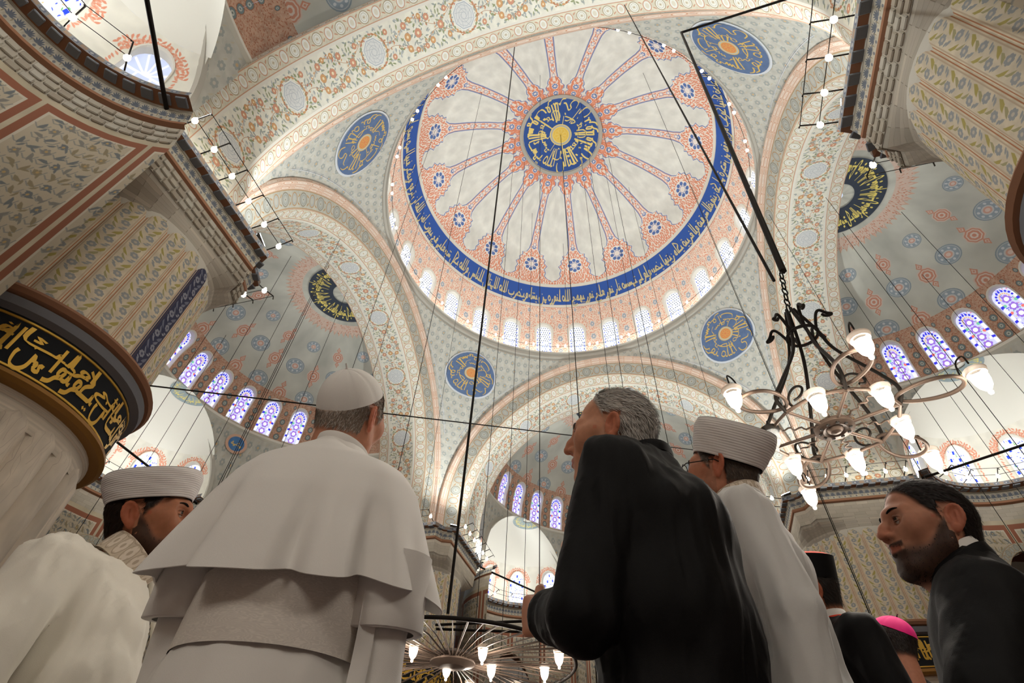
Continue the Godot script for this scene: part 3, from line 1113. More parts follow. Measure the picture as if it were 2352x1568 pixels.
func build_dome() -> void:
	var o := thing("ceiling", "great central dome painted with red and blue ribs around a blue calligraphy rosette", "dome", Vector3.ZERO, "", "structure")
	# painted shell between the rosette and the blue band: one of 16 sectors repeats
	var a0 := asin(3.13 / DR)
	var a1 := asin(10.62 / DR)
	var sh := Mb.new().grid(96, 20, func(u: float, v: float):
		var t := lerpf(a0, a1, v)
		return pol(Vector3.ZERO, u * TAU + 0.11, DR * sin(t), DY + DR * cos(t)), 16.0, 1.0, true)
	obj("painted_shell", sh, M.dome, o)
	# rosette
	var ro := Mb.new().grid(64, 8, func(u: float, v: float):
		var t := lerpf(0.0, a0, v)
		return pol(Vector3.ZERO, u * TAU, DR * sin(t), DY + DR * cos(t)), 1.0, 1.0, true)
	for i in ro.V.size():
		ro.U[i] = Vector2(0.5 + ro.V[i].x / 6.26, 0.5 - ro.V[i].z / 6.26)
	obj("calligraphy_rosette", ro, M.rosette, o)
	var rr := Mb.new()
	lathe(rr, Vector3.ZERO, [[3.32, DY + 11.52], [3.3, DY + 11.42], [3.06, DY + 11.5], [3.02, DY + 11.62]], 0, TAU, 64)
	obj("rosette_rim", rr, M.gray, o)
	# blue band and its pale borders
	var a2 := asin(11.31 / DR)
	var bb := Mb.new().grid(128, 3, func(u: float, v: float):
		var t := lerpf(a1, a2, v)
		return pol(Vector3.ZERO, u * TAU, DR * sin(t), DY + DR * cos(t)), 30.0, 1.0, true)
	obj("calligraphy_band", bb, M.blue, o)
	for t in [a1 - 0.012, a2 + 0.008]:
		var st := Mb.new().grid(128, 1, func(u: float, v: float):
			var q: float = t + (v - 0.5) * 0.022
			return pol(Vector3.ZERO, u * TAU, (DR - 0.03) * sin(q), DY + (DR - 0.03) * cos(q)), 1.0, 1.0, true)
		obj("border_stripe", st, M.cream, o)
	# drum wall with 28 windows
	var dw := Mb.new()
	var yt := DY + DR * cos(a2)
	for k in 28:
		bay(dw, Vector3.ZERO, dome_r, (k + 0.5) * TAU / 28.0 - PI / 2, PI / 28.0, 29.5, yt, 0.052, 29.9, 32.95, 0.66, 12.0, 1.0, 4)
	obj("drum_wall", dw, M.drum, o)
	for k in 28:
		var a := (k + 0.5) * TAU / 28.0 - PI / 2
		window("white latticed arched window in the ring below the blue band of the great dome", "arched windows around the base of the great dome", Vector3.ZERO, dome_r, a, 0.052, 29.9, 32.95, 0.66, 12.0, M.glass_dome, 0.17)
	# cornice under the windows
	var co := Mb.new()
	lathe(co, Vector3.ZERO, [[12.0, 29.85], [11.2, 29.85], [11.1, 29.75], [11.1, 29.62], [11.22, 29.55], [11.26, 29.42], [11.18, 29.36], [11.18, 29.26], [11.34, 29.16], [11.34, 28.95]], 0, TAU, 96)
	var cn := obj("trim", co, M.gray)
	cn.name = "trim_1"
	tag(cn, "grey stepped stone cornice ring below the windows of the great dome", "cornice", "", "structure")


func pend_y(t: float) -> float:
	# height of the arch line at lateral offset t
	return YC + sqrt(maxf(0.0, 10.95 * 10.95 - t * t))


func pend(s: Vector2, th: float, q: float, off := 0.0) -> Vector3:
	# a spherical pendentive: s gives the corner's signs, th 0..90 degrees across it, q 0 at the dome ring .. 1 at the arches
	var rb := minf(11.15 / maxf(cos(th), sin(th)), 15.62)
	var r := lerpf(11.3, rb, q)
	var y := YC + sqrt(maxf(0.0, 244.2 - r * r)) + 0.56 * (1.0 - q)
	r -= off * 0.8
	return Vector3(s.x * cos(th) * r, y - off * 0.6, s.y * sin(th) * r)


func pend_at(s: Vector2, x: float, z: float, off := 0.0) -> Vector3:
	var th := atan2(z, x)
	var rb := minf(11.15 / maxf(cos(th), sin(th)), 15.62)
	return pend(s, th, clampf((Vector2(x, z).length() - 11.3) / maxf(rb - 11.3, 0.01), 0.0, 1.0), off)


func build_pendentives() -> void:
	var names := {Vector2(-1, -1): "far left", Vector2(1, -1): "far right", Vector2(1, 1): "near right", Vector2(-1, 1): "near left"}
	for s in names:
		var o := thing("pendentive", "grey painted triangular vault with a blue medallion, at the %s corner of the great dome" % names[s], "vault", Vector3.ZERO, "", "structure")
		var m := Mb.new().grid(48, 12, func(u: float, v: float): return pend(s, u * PI / 2, v))
		for i in m.V.size():
			m.U[i] = Vector2(atan2(absf(m.V[i].z), absf(m.V[i].x)) * 12.0 / 3.0, m.V[i].y / 3.0)
		obj("painted_field", m, M.pend, o)
		var fr := Mb.new()
		# two thin painted lines that follow the three sides of the field
		for e in [[0.9, 0.06], [1.06, 0.03]]:
			for side in 2:
				fr.grid(24, 1, func(u: float, v: float):
					var x: float = lerpf(3.2, 11.15 + 0.1, u)
					var n: float = 11.15 + e[0] + v * e[1]
					var y: float = pend_y(minf(x, 10.6)) + e[0] * 0.3
					var th := atan2(n, maxf(x, 4.2 + e[0]))
					if side == 1:
						th = PI / 2 - th
					var q: float = 1.0 - (e[0] + v * e[1]) / lerpf(3.2, 8.0, u)
					return pend(s, th, clampf(q, 0.02, 0.98), 0.04))
		obj("painted_line", fr, M.pale, o)
		# medallion
		var c := Vector2(8.95, 8.95)
		var rad := Vector2(1, 1).normalized()
		var tan := Vector2(-1, 1).normalized()
		var q0 := pend_at(s, c.x, c.y)
		var disc := func(rr: float, off: float) -> Mb:
			var g := Mb.new().grid(40, 6, func(u: float, v: float):
				var p: Vector2 = c + (rad * cos(u * TAU) * 0.46 + tan * sin(u * TAU)) * rr * v
				return pend_at(s, p.x, p.y, off), 1.0, 1.0, true)
			for i in g.V.size():
				var u := float(i % 41) / 40 * TAU
				var v := (i / 41) / 6.0
				g.U[i] = Vector2(0.5 + 0.5 * v * sin(u) * s.x * s.y, 0.5 + 0.5 * v * cos(u))
			return g
		obj("medallion_rim", disc.call(2.0, 0.05), M.pale, o)
		obj("medallion", disc.call(1.88, 0.09), M.medallion, o)


func build_arches() -> void:
	var names := ["right", "near", "left", "far"]
	for k in 4:
		var A := k * PI / 2
		var P := Vector3(cos(A), 0, sin(A))
		var T := Vector3(-sin(A), 0, cos(A))
		var o := thing("great_arch", "broad painted arch with a floral soffit on the %s side below the great dome" % names[k], "arch", Vector3.ZERO, "", "structure")
		var at := func(u: float, r: float, p: float) -> Vector3:
			# u 0..1 from foot to foot, the feet standing straight for 2 m
			var leg := 2.2
			var L := PI * 9.3 + 2 * leg
			var s := u * L
			if s < leg:
				return P * p + T * r + Vector3(0, YC - (leg - s), 0)
			if s > L - leg:
				return P * p - T * r + Vector3(0, YC - (s - L + leg), 0)
			var f := (s - leg) / 9.3
			return P * p + T * r * cos(f) + Vector3(0, YC + (r + 0.12 * pow(sin(f), 8)) * sin(f), 0)
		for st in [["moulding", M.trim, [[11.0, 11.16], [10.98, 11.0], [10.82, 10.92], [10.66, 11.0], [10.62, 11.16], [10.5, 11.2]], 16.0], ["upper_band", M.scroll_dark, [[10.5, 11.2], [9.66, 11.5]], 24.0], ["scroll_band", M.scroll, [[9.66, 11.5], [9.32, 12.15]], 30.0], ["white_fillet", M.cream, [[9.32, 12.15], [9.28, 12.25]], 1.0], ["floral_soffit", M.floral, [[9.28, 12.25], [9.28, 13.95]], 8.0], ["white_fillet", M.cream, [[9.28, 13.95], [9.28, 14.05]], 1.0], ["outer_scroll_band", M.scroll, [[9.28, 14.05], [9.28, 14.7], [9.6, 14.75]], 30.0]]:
			var m := Mb.new()
			var pr: Array = st[2]
			for j in pr.size() - 1:
				m.grid(72, 1, func(u: float, v: float): return at.call(u, lerpf(pr[j][0], pr[j + 1][0], v), lerpf(pr[j][1], pr[j + 1][1], v)), st[3], 1.0)
			obj(st[0], m, st[1], o)


func semi_r(y: float) -> float:
	var q := clampf((y - 21.05) / 6.15, 0.0, 1.0)
	return 9.0 * pow(maxf(1.0 - pow(q, 2.15), 0.0), 1.0 / 2.15)


func ex_r(y: float) -> float:
	return 4.3 * sqrt(maxf(0.0, 1.0 - pow(clampf((y - CT) / 4.75, 0.0, 1.0), 2)))


func build_semidomes() -> void:
	var names := ["right", "near", "left", "far"]
	for k in 4:
		var A := k * PI / 2
		var S := Vector3(cos(A), 0, sin(A)) * 14.6
		var o := thing("semi_dome", "grey half dome painted with red and blue medallions behind the %s great arch" % names[k], "half dome", Vector3.ZERO, "", "structure")
		# shell above the windows
		var m := Mb.new().grid(60, 24, func(u: float, v: float):
			var y := 27.2 - 3.3 * v * v - 0.001
			return pol(S, A + (u - 0.5) * PI, semi_r(y), y), 1.0, 1.0)
		for i in m.V.size():
			m.U[i] = Vector2(float(i % 61) / 60.0, (27.2 - m.V[i].y) / 7.0)
		# the texture's height follows the way down the shell
		for i in m.V.size():
			m.U[i].y = float(i / 61) / 24.0 * 0.8
		obj("painted_shell", m, M.semi, o)
		var wl := Mb.new()
		var hb := 6.15 * PI / 180
		for j in 15:
			var a := A + (j - 7) * hb * 2
			if absf(j - 7) == 7:
				wl.grid(3, 4, func(u: float, v: float): return pol(S, a + lerpf(-hb, hb, u) , semi_r(lerpf(23.9, 20.95, v)), lerpf(23.9, 20.95, v)))
				continue
			bay(wl, S, semi_r, a, hb, 20.95, 23.9, 0.058, 21.15, 23.05, 0.52, 9.0, 1.0, 3)
			if k == 1 and absf(j - 7) < 2:
				pass
			window("arched stained glass window of coloured panes at the foot of the %s half dome" % names[k], "stained glass windows of the %s half dome" % names[k], S, semi_r, a, 0.058, 21.15, 23.05, 0.52, 9.0, M.glass_semi, 0.07)
		obj("window_wall", wl, M.semi_wall, o)
		var sl := Mb.new()
		lathe(sl, S, [[9.0, 21.0], [8.86, 20.98], [8.84, 20.8], [9.0, 20.72]], A - PI / 2, A + PI / 2, 60)
		obj("sill_moulding", sl, M.cream, o)
		# wall with three big arches into the exedrae
		var lo := Mb.new()
		for j in 3:
			bay(lo, S, func(_y): return 9.0, A + (j - 1) * PI / 3, PI / 6, CT, 20.98, 0.49, CT, CT + 0.01, 4.75, 9.0, 3.0, 4, 44)
		obj("spandrel_wall", lo, M.spandrel, o)
		for j in [-1, 1]:
			var a: float = A + j * PI / 6
			var dm := Mb.new().grid(28, 3, func(u: float, v: float):
				var q := u * TAU
				return pol(S, a + cos(q) * 0.055 * v, 8.93, 19.75 + sin(q) * 0.5 * v), 1, 1, true)
			for i in dm.V.size():
				var q := float(i % 29) / 28 * TAU
				dm.U[i] = Vector2(0.5 + (i / 29) / 6.0 * cos(q), 0.5 - (i / 29) / 6.0 * sin(q))
			obj("blue_roundel", dm, M.roundel, o)
			var dr := Mb.new().grid(28, 1, func(u: float, v: float):
				var q := u * TAU
				return pol(S, a + cos(q) * (0.055 + 0.02 * v), 8.94, 19.75 + sin(q) * (0.5 + 0.18 * v)), 1, 1, true)
			obj("roundel_ring", dr, M.ringpaint, o)
		for j in 3:
			build_exedra(k, j, names[k], S, A + (j - 1) * PI / 3)
		# half disc of black and gold at the crown
		var cd := Mb.new().grid(48, 5, func(u: float, v: float):
			var r := 0.75 + 1.5 * v
			var q := pow(1.0 - pow(r / 9.0, 2.15), 1.0 / 2.15)
			return pol(S, A + (u - 0.5) * PI, r, 21.05 + 6.15 * q - 0.07), 4.0, 1.0)
		obj("gold_script_disc", cd, M.blackgold, o)


func build_exedra(k: int, j: int, side: String, S: Vector3, a: float) -> void:
	var E := pol(S, a, 7.95, 0)
	var pos: String = ["first", "middle", "third"][j]
	var o := thing("exedra", "white quarter-dome niche with painted windows, %s of three below the %s half dome" % [pos, side], "half dome", Vector3.ZERO, "", "structure")
	var m := Mb.new().grid(32, 10, func(u: float, v: float):
		var y := CT + 2.7 + 2.05 * (1.0 - v * v) - 0.001
		return pol(E, a + (u - 0.5) * PI * 1.0, ex_r(y), y), 1.0, 1.0)
	obj("painted_shell", m, M.exedra, o)
	var wl := Mb.new()
	var hb := PI * 0.985 / 10
	for i in 5:
		var w := a + (i - 2) * hb * 2
		bay(wl, E, ex_r, w, hb, CT, CT + 2.7, 0.135, CT + 0.1, CT + 1.75, 0.58, 4.3, 1.0, 3)
		window("arched window of small blue and green panes at the foot of the %s niche of the %s half dome" % [pos, side], "niche windows below the %s half dome" % side, E, ex_r, w, 0.135, CT + 0.1, CT + 1.75, 0.58, 4.3, M.glass_clear if k == 1 and j == 2 and i == 4 else M.glass_ex, 0.05)
	obj("window_wall", wl, M.exedra_wall, o)
	# grey rim of the arch
	var rim := Mb.new()
	for st in [[0.0, 0.02, 0.0, -0.16], [0.0, -0.16, 0.2, -0.16], [0.2, -0.16, 0.26, 0.0]]:
		rim.grid(36, 1, func(u: float, v: float):
			var f := u * PI
			var g := lerpf(st[0], st[2], v)
			var x := cos(f) * (0.49 * 9.0 + g)
			return pol(S, a + x / 9.0, 9.0 + lerpf(st[1], st[3], v), CT + sin(f) * (4.75 + g)))
	obj("arch_rim", rim, M.gray, o)
	# gold disc at the crown of the niche
	var cd := Mb.new().grid(36, 3, func(u: float, v: float):
		var r := 0.35 + 0.75 * v
		return pol(E, a + (u - 0.5) * PI * 1.04, r, CT + 4.75 * sqrt(1.0 - pow(r / 4.3, 2)) - 0.06), 3.0, 1.0)
	obj("gold_script_disc", cd, M.goldwhite, o)
	# cornice and the wall below it
	cornice(o, [func(u: float, out: float, y: float): return pol(E, a + (u - 0.5) * PI * 1.12, 4.3 - out, y)], [4.3 * PI * 1.12], 40, k == 1 and j == 2)
	var lw := Mb.new()
	for i in 2:
		bay(lw, E, func(_y): return 4.3, a + (i - 0.5) * 1.08, 0.54, 0.0, CT - 1.6, 0.4, 0.0, 8.8, 3.7, 4.3, 1.0, 4, 36)
	for i in [-1.0, 1.0]:
		lw.grid(6, 1, func(u: float, v: float): return pol(E, a + i * (1.08 + u * 0.68), 4.3, lerpf(CT - 1.6, 0.0, v)), 0.6, 1.0)
	obj("painted_wall", lw, M.wallpaint, o)
	for i in 2:
		var w := a + (i - 0.5) * 1.08
		var ar := Mb.new()
		for st in [[0.0, -0.02, 0.0, -0.14], [0.0, -0.14, 0.4, -0.14], [0.4, -0.14, 0.44, 0.0]]:
			ar.grid(28, 1, func(u: float, v: float):
				var f := u * PI
				var g := lerpf(st[0], st[2], v)
				return pol(E, w + cos(f) * (0.4 + g / 4.3), 4.3 + lerpf(st[1], st[3], v), 8.8 + sin(f) * (3.7 + g)), 12.0, 1.0)
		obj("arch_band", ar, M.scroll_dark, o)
		var sf := Mb.new().grid(20, 1, func(u: float, v: float): return pol(E, w + cos(u * PI) * 0.4, 4.3 + v * 1.0, 8.8 + sin(u * PI) * 3.7), 6.0, 1.0)
		obj("arch_soffit", sf, M.scroll if k == 1 else M.wood, o)


func pier_outline(s: Vector2, h: float, e: float) -> Array:
	# square of half side h with the corner towards the dome cut in a square notch; e lets the notch grow
	var n := 1.0 - e
	var p := [[-h, -h + n], [-h + n * 0.7, -h + n * 0.7], [-h + n, -h], [h, -h], [h, h], [-h, h]]
	var out := []
	for q in p:
		out.append(Vector3(12.0 * s.x + q[0] * s.x, 0, 12.0 * s.y + q[1] * s.y))
	return out


func build_piers() -> void:
	var names := {Vector2(-1, -1): "far left", Vector2(1, -1): "far right", Vector2(1, 1): "near right", Vector2(-1, 1): "near left"}
	for s in names:
		var c := Vector3(12.0 * s.x, 0, 12.0 * s.y)
		var o := thing("pier", "huge round fluted pier with painted upper shaft, at the %s corner under the great dome" % names[s], "pillar", Vector3.ZERO, "", "structure")
		# marble flutes
		var NF := 22
		for f in NF:
			var m := Mb.new().grid(10, 14, func(u: float, v: float):
				var a := (f + u) * TAU / NF
				var y := 7.12 * (v if v < 0.8 else 1.0 - 0.03 * pow((1.0 - v) * 5.0, 2.0))
				if v < 0.8:
					y = 7.12 * 0.97 * v / 0.8
				var w := absf(u - 0.5) * 2.0
				var top := smoothstep(0.0, 0.25, (7.12 - y) - 0.3 * w * w)
				return pol(c, a, 2.47 + 0.15 * pow(maxf(0.0, 1.0 - w * w), 0.7) * clampf(top, 0.0, 1.0), y), 1.0, 2.0, false, f * 0.37, f * 0.19)
			obj("marble_flute", m, M.marble, o)
		var nk := Mb.new()
		lathe(nk, c, [[2.53, 6.7], [2.53, 7.12], [2.58, 7.16], [2.58, 7.3]], 0, TAU, 56)
		obj("marble_neck", nk, M.marble, o)
		var b1 := Mb.new()
		lathe(b1, c, [[2.5, 7.26], [2.78, 7.28], [2.86, 7.36], [2.84, 7.45], [2.74, 7.5]], 0, TAU, 64)
		obj("gilt_moulding", b1, M.gilt, o)
		var b2 := Mb.new()
		lathe(b2, c, [[2.72, 7.48], [2.72, 8.72]], 0, TAU, 64)
		obj("black_band", b2, M.black, o)
		for y in [7.56, 8.62]:
			var ln := Mb.new()
			lathe(ln, c, [[2.72, y - 0.03], [2.74, y - 0.02], [2.74, y + 0.02], [2.72, y + 0.03]], 0, TAU, 64)
			obj("gold_line", ln, M.gold, o)
		var b3 := Mb.new()
		lathe(b3, c, [[2.72, 8.7], [2.9, 8.76], [2.94, 8.95], [2.86, 9.0]], 0, TAU, 64, true, 24.0)
		obj("blue_moulding", b3, M.bluegray, o)
		var b4 := Mb.new()
		lathe(b4, c, [[2.86, 8.98], [3.0, 9.02], [3.06, 9.12], [3.0, 9.22], [2.8, 9.26], [2.6, 9.28]], 0, TAU, 64)
		obj("carved_ridge", b4, M.redbrown, o)
		# painted flutes
		NF = 26
		for f in NF:
			var m := Mb.new().grid(8, 12, func(u: float, v: float):
				var a := (f + u) * TAU / NF
				var y := lerpf(9.25, 13.45, v)
				var ww := absf(u - 0.5) * 2.0
				if v > 0.9:
					y = minf(y, 13.45 - 0.3 * (1.0 - sqrt(maxf(0.0, 1.0 - ww * ww))) * (v - 0.9) * 10.0)
				return pol(c, a, 2.6 + 0.05 * pow(sin(PI * u), 0.5), y), 1.0, 1.0)
			var dark := f == 24
			obj("painted_flute", m, M.flute_blue if dark else M.flute, o)
		var bk := Mb.new()
		lathe(bk, c, [[2.59, 9.2], [2.59, 13.0], [2.63, 13.2], [2.66, 13.46]], 0, TAU, 52)
		obj("shaft_core", bk, M.cream, o)
		# capital: round shaft to notched square
		var P0 := pier_outline(s, 2.62, 0.35)
		var ring := []
		for i in 6:
			for t in 8:
				ring.append((P0[i] as Vector3).lerp(P0[(i + 1) % 6], t / 8.0))
		var cap := Mb.new()
		var prev := []
		for lv in 5:
			var row := []
			for p in ring:
				var d: Vector3 = p - c
				var a := atan2(d.z, d.x)
				var q := lv / 4.0
				var rr := lerpf(2.64, d.length(), smoothstep(0.0, 1.0, q))
				row.append(pol(c, a, rr, lerpf(13.3, 14.1, q)))
			if lv > 0:
				for i in ring.size():
					var n := (i + 1) % ring.size()
					cap.quad(prev[i], prev[n], row[n], row[i], Vector2(i * 0.25, -lv * 0.5), Vector2(i * 0.25 + 0.25, -lv * 0.5), Vector2(i * 0.25 + 0.25, -lv * 0.5 - 0.5), Vector2(i * 0.25, -lv * 0.5 - 0.5))
			prev = row
		obj("capital", cap, M.brick, o)
		# cornice, edge by edge
		var runs := []
		var lens := []
		for e in 6:
			runs.append(func(u: float, out: float, y: float):
				var l := pier_outline(s, 2.62 + out * 0.52, 0.35 * (1.0 - out / 0.78))
				return (l[e] as Vector3).lerp(l[(e + 1) % 6], u) + Vector3(0, y, 0))
			var l0 := pier_outline(s, 2.62, 0.35)
			lens.append((l0[e] as Vector3).distance_to(l0[(e + 1) % 6]))
		cornice(o, runs, lens, 1, s.y > 0)
		var tp := Mb.new()
		var l := pier_outline(s, 3.02, 0.0)
		tp.quad(l[1] + Vector3(0, CT, 0), l[2] + Vector3(0, CT, 0), l[3] + Vector3(0, CT, 0), l[4] + Vector3(0, CT, 0))
		tp.quad(l[0] + Vector3(0, CT, 0), l[1] + Vector3(0, CT, 0), l[4] + Vector3(0, CT, 0), l[5] + Vector3(0, CT, 0))
		obj("cornice_top", tp, M.bluegray, o)


func cornice(o: Node3D, runs: Array, lens: Array, seg: int, blocks: bool) -> void:
	# painted cornice along one or more runs: face, coffered underside, fillet, palmette frieze, carved red stripe, stone courses
	var parts := [["cornice_face", M.cornice, [[0.78, 0.0], [0.78, -0.2]], 1.0], ["coffered_underside", M.redbrown, [[0.78, -0.2], [0.36, -0.25]], 1.0], ["fillet", M.cream, [[0.36, -0.25], [0.34, -0.25], [0.34, -0.31]], 1.0],
		["palmette_frieze", M.frieze, [[0.34, -0.31], [0.2, -0.72]], 2.0], ["carved_stripe", M.redbrown, [[0.2, -0.72], [0.25, -0.74], [0.25, -0.84], [0.12, -0.9]], 1.0], ["stone_courses", M.brick, [[0.12, -0.9], [0.0, -1.62]], 1.0]]
	for p in parts:
		var m := Mb.new()
		var pr: Array = p[2]
		for r in runs.size():
			for i in pr.size() - 1:
				m.grid(seg, 1, func(u: float, v: float): return runs[r].call(u, lerpf(pr[i][0], pr[i + 1][0], v), CT + lerpf(pr[i][1], pr[i + 1][1], v)), lens[r] * p[3], 1.0)
		obj(p[0], m, p[1], o)
	if not M.has("coffer_mesh"):
		M.coffer_mesh = Mb.new().box(Vector3.ZERO, Vector3(0.3, 0.07, 0.3), 0.02).done()
		M.block_mesh = Mb.new().box(Vector3.ZERO, Vector3(0.29, 0.205, 0.08), 0.025).done()
	for r in runs.size():
		var cnt := maxi(1, roundi(lens[r] / 0.52))
		for i in cnt:
			var u := (i + 0.5) / cnt
			var a: Vector3 = runs[r].call(u - 0.01, 0.58, CT - 0.25)
			var b: Vector3 = runs[r].call(u + 0.01, 0.58, CT - 0.25)
			var c := obj("coffer", M.coffer_mesh, M.coffer, o)
			c.position = (a + b) * 0.5
			c.rotation.y = atan2(-(b - a).z, (b - a).x)
		if not blocks:
			continue
		var nb := maxi(2, roundi(lens[r] / 0.33))
		for row in 3:
			for i in nb:
				var u := clampf((i + (0.5 if row % 2 else 0.25)) / nb, 0.0, 1.0)
				var out := lerpf(0.12, 0.0, (row + 0.5) / 3.0)
				var a: Vector3 = runs[r].call(u - 0.01, out, CT - 0.9 - (row + 0.5) * 0.24)
				var b: Vector3 = runs[r].call(u + 0.01, out, CT - 0.9 - (row + 0.5) * 0.24)
				var c := obj("stone_block", M.block_mesh, M["block_%d" % ((i * 7 + row * 3) % 3)], o)
				c.position = (a + b) * 0.5
				c.rotation.y = atan2(-(b - a).z, (b - a).x)
				c.scale.x = lens[r] / nb / 0.33


func build_shell() -> void:
	# outer walls, floor and the flat ceilings over the corners
	var fl := Mb.new().box(Vector3(0, -0.15, 0), Vector3(64, 0.3, 64))
	tag(obj("floor", fl, M.carpet), "dark red carpeted floor of the mosque", "floor", "", "structure")
	var nm := ["right", "near", "left", "far"]
	for k in 4:
		var A := k * PI / 2
		var m := Mb.new().box(Vector3.ZERO, Vector3(0.6, 40, 64))
		var o := obj("wall_" + nm[k], m, M.stone)
		o.position = Vector3(cos(A) * 31, 19.7, sin(A) * 31)
		o.rotation.y = -A
		tag(o, "plain stone outer wall on the %s side of the mosque" % nm[k], "wall", "", "structure")
	var rf := Mb.new().box(Vector3(0, 39.9, 0), Vector3(0.1, 0.1, 0.1))
	for s in [Vector2(-1, -1), Vector2(1, -1), Vector2(1, 1), Vector2(-1, 1)]:
		var m := Mb.new().box(Vector3(s.x * 21.5, 16.6, s.y * 21.5), Vector3(19.0, 0.4, 19.0))
		var o := obj("ceiling", m, M.plaster)
		tag(o, "flat plaster ceiling over an outer corner of the hall", "ceiling", "corner ceilings of the hall", "structure")


# ---------------------------------------------------------------- lamps, rails, wires
const R0 := Vector3(0.9553, 0, -0.2956)
const F0 := Vector3(-0.2956, 0, -0.9553)


func omni(at: Vector3, e: float, c: Color, size := 0.05, parent: Node = self) -> void:
	var l := OmniLight3D.new()
	l.name = "lamp_light"
	l.light_color = c
	l.light_energy = e
	l.omni_range = 70
	l.omni_attenuation = 2.0
	l.light_size = size
	l.shadow_enabled = true
	parent.add_child(l, true)
	l.position = at


func bulb(at: Vector3, parent: Node, e := 0.0) -> void:
	if not M.has("bulb_mesh"):
		var m := Mb.new()
		lathe(m, Vector3.ZERO, [[0.0, 0.1], [0.035, 0.09], [0.045, 0.04], [0.08, -0.02], [0.085, -0.08], [0.06, -0.14], [0.0, -0.17]], 0, TAU, 12, false)
		M.bulb_mesh = m.done()
		M.bulb = glow(Color(1.0, 0.96, 0.88), 9.0)
	var o := obj("lamp_bulb", M.bulb_mesh, M.bulb, parent)
	o.position = at
	if e > 0.0:
		omni(at, e, Color(1.0, 1.0, 0.98))


func rail(label: String, edge: Array, dirs: Array, e := 0.0, span := 0.9) -> void:
	# iron brackets that stand out from a cornice edge and carry two wires with small lamps
	var o := thing("lamp_rail", label, "railing", Vector3.ZERO)
	var a := PackedVector3Array()
	var b := PackedVector3Array()
	for i in edge.size():
		var p: Vector3 = edge[i]
		var d: Vector3 = dirs[i]
		obj("bracket", Mb.new().tube(PackedVector3Array([p - d * 0.2, p + d * 0.3 + Vector3(0, 0.1, 0), p + d * span + Vector3(0, 0.32, 0), p + d * (span + 0.06) + Vector3(0, 0.2, 0)]), 0.022, 6), M.iron, o)
		a.append(p + d * span * 0.5 + Vector3(0, 0.18, 0))
		b.append(p + d * span + Vector3(0, 0.32, 0))
	for w in [a, b]:
		obj("wire_rail", Mb.new().tube(w, 0.012, 5), M.iron, o)
	for i in a.size():
		bulb(a[i] + Vector3(0, -0.02, 0), o, e)


func build_rails() -> void:
	var names := {Vector2(-1, -1): "far left", Vector2(1, -1): "far right", Vector2(1, 1): "near right", Vector2(-1, 1): "near left"}
	for s in names:
		for ax in 2:
			var edge := []
			var dirs := []
			for i in 6:
				var t := 10.15 + i * 0.88
				edge.append(Vector3(s.x * 9.0, CT, s.y * t) if ax == 0 else Vector3(s.x * t, CT, s.y * 9.0))
				dirs.append(Vector3(-s.x, 0, 0) if ax == 0 else Vector3(0, 0, -s.y))
			var face: String = ("side" if ax == 0 else "front") + " face"
			rail("iron lamp rail along the %s of the %s pier's cornice" % [face, names[s]], edge, dirs, 0.2)
	var sides := ["right", "near", "left", "far"]
	for k in 4:
		var A := k * PI / 2
		var S := Vector3(cos(A), 0, sin(A)) * 14.6
		for j in 3:
			var a := A + (j - 1) * PI / 3
			var E := pol(S, a, 7.95, 0)
			var edge := []
			var dirs := []
			for i in 7:
				var q := a + (i - 3) * 0.42
				edge.append(pol(E, q, 3.58, CT))
				dirs.append(Vector3(-cos(q), 0, -sin(q)))
			var nm := "the %s niche of the %s half dome" % [["first", "middle", "third"][j], sides[k]]
			rail("curved lamp rail below " + nm, edge, dirs, 0.2, 0.8)
			# tie rod across the mouth of the niche
			var t0 := pol(S, a - 0.5, 9.0, CT - 0.3)
			var t1 := pol(S, a + 0.5, 9.0, CT - 0.3)
			tag(obj("tie_rod", Mb.new().tube(PackedVector3Array([t0, t1]), 0.06, 8), M.iron), "dark tie rod across " + nm, "rod")
	# lamps round the drum
	var ring := thing("lamp_rail", "thin iron lamp rail running round the foot of the great dome", "railing")
	var p := PackedVector3Array()
	for i in 84:
		p.append(pol(Vector3.ZERO, TAU * i / 84, 10.95, 30.2))
	obj("wire_rail", Mb.new().tube(p, 0.014, 5, false, true), M.iron, ring)
	for i in 56:
		var a := (floorf(i / 2.0) * 1.0 + (0.12 if i % 2 else -0.12)) * TAU / 28.0 - PI / 2
		bulb(pol(Vector3.ZERO, a, 10.95, 30.32), ring, 0.7 if i % 2 else 0.0)


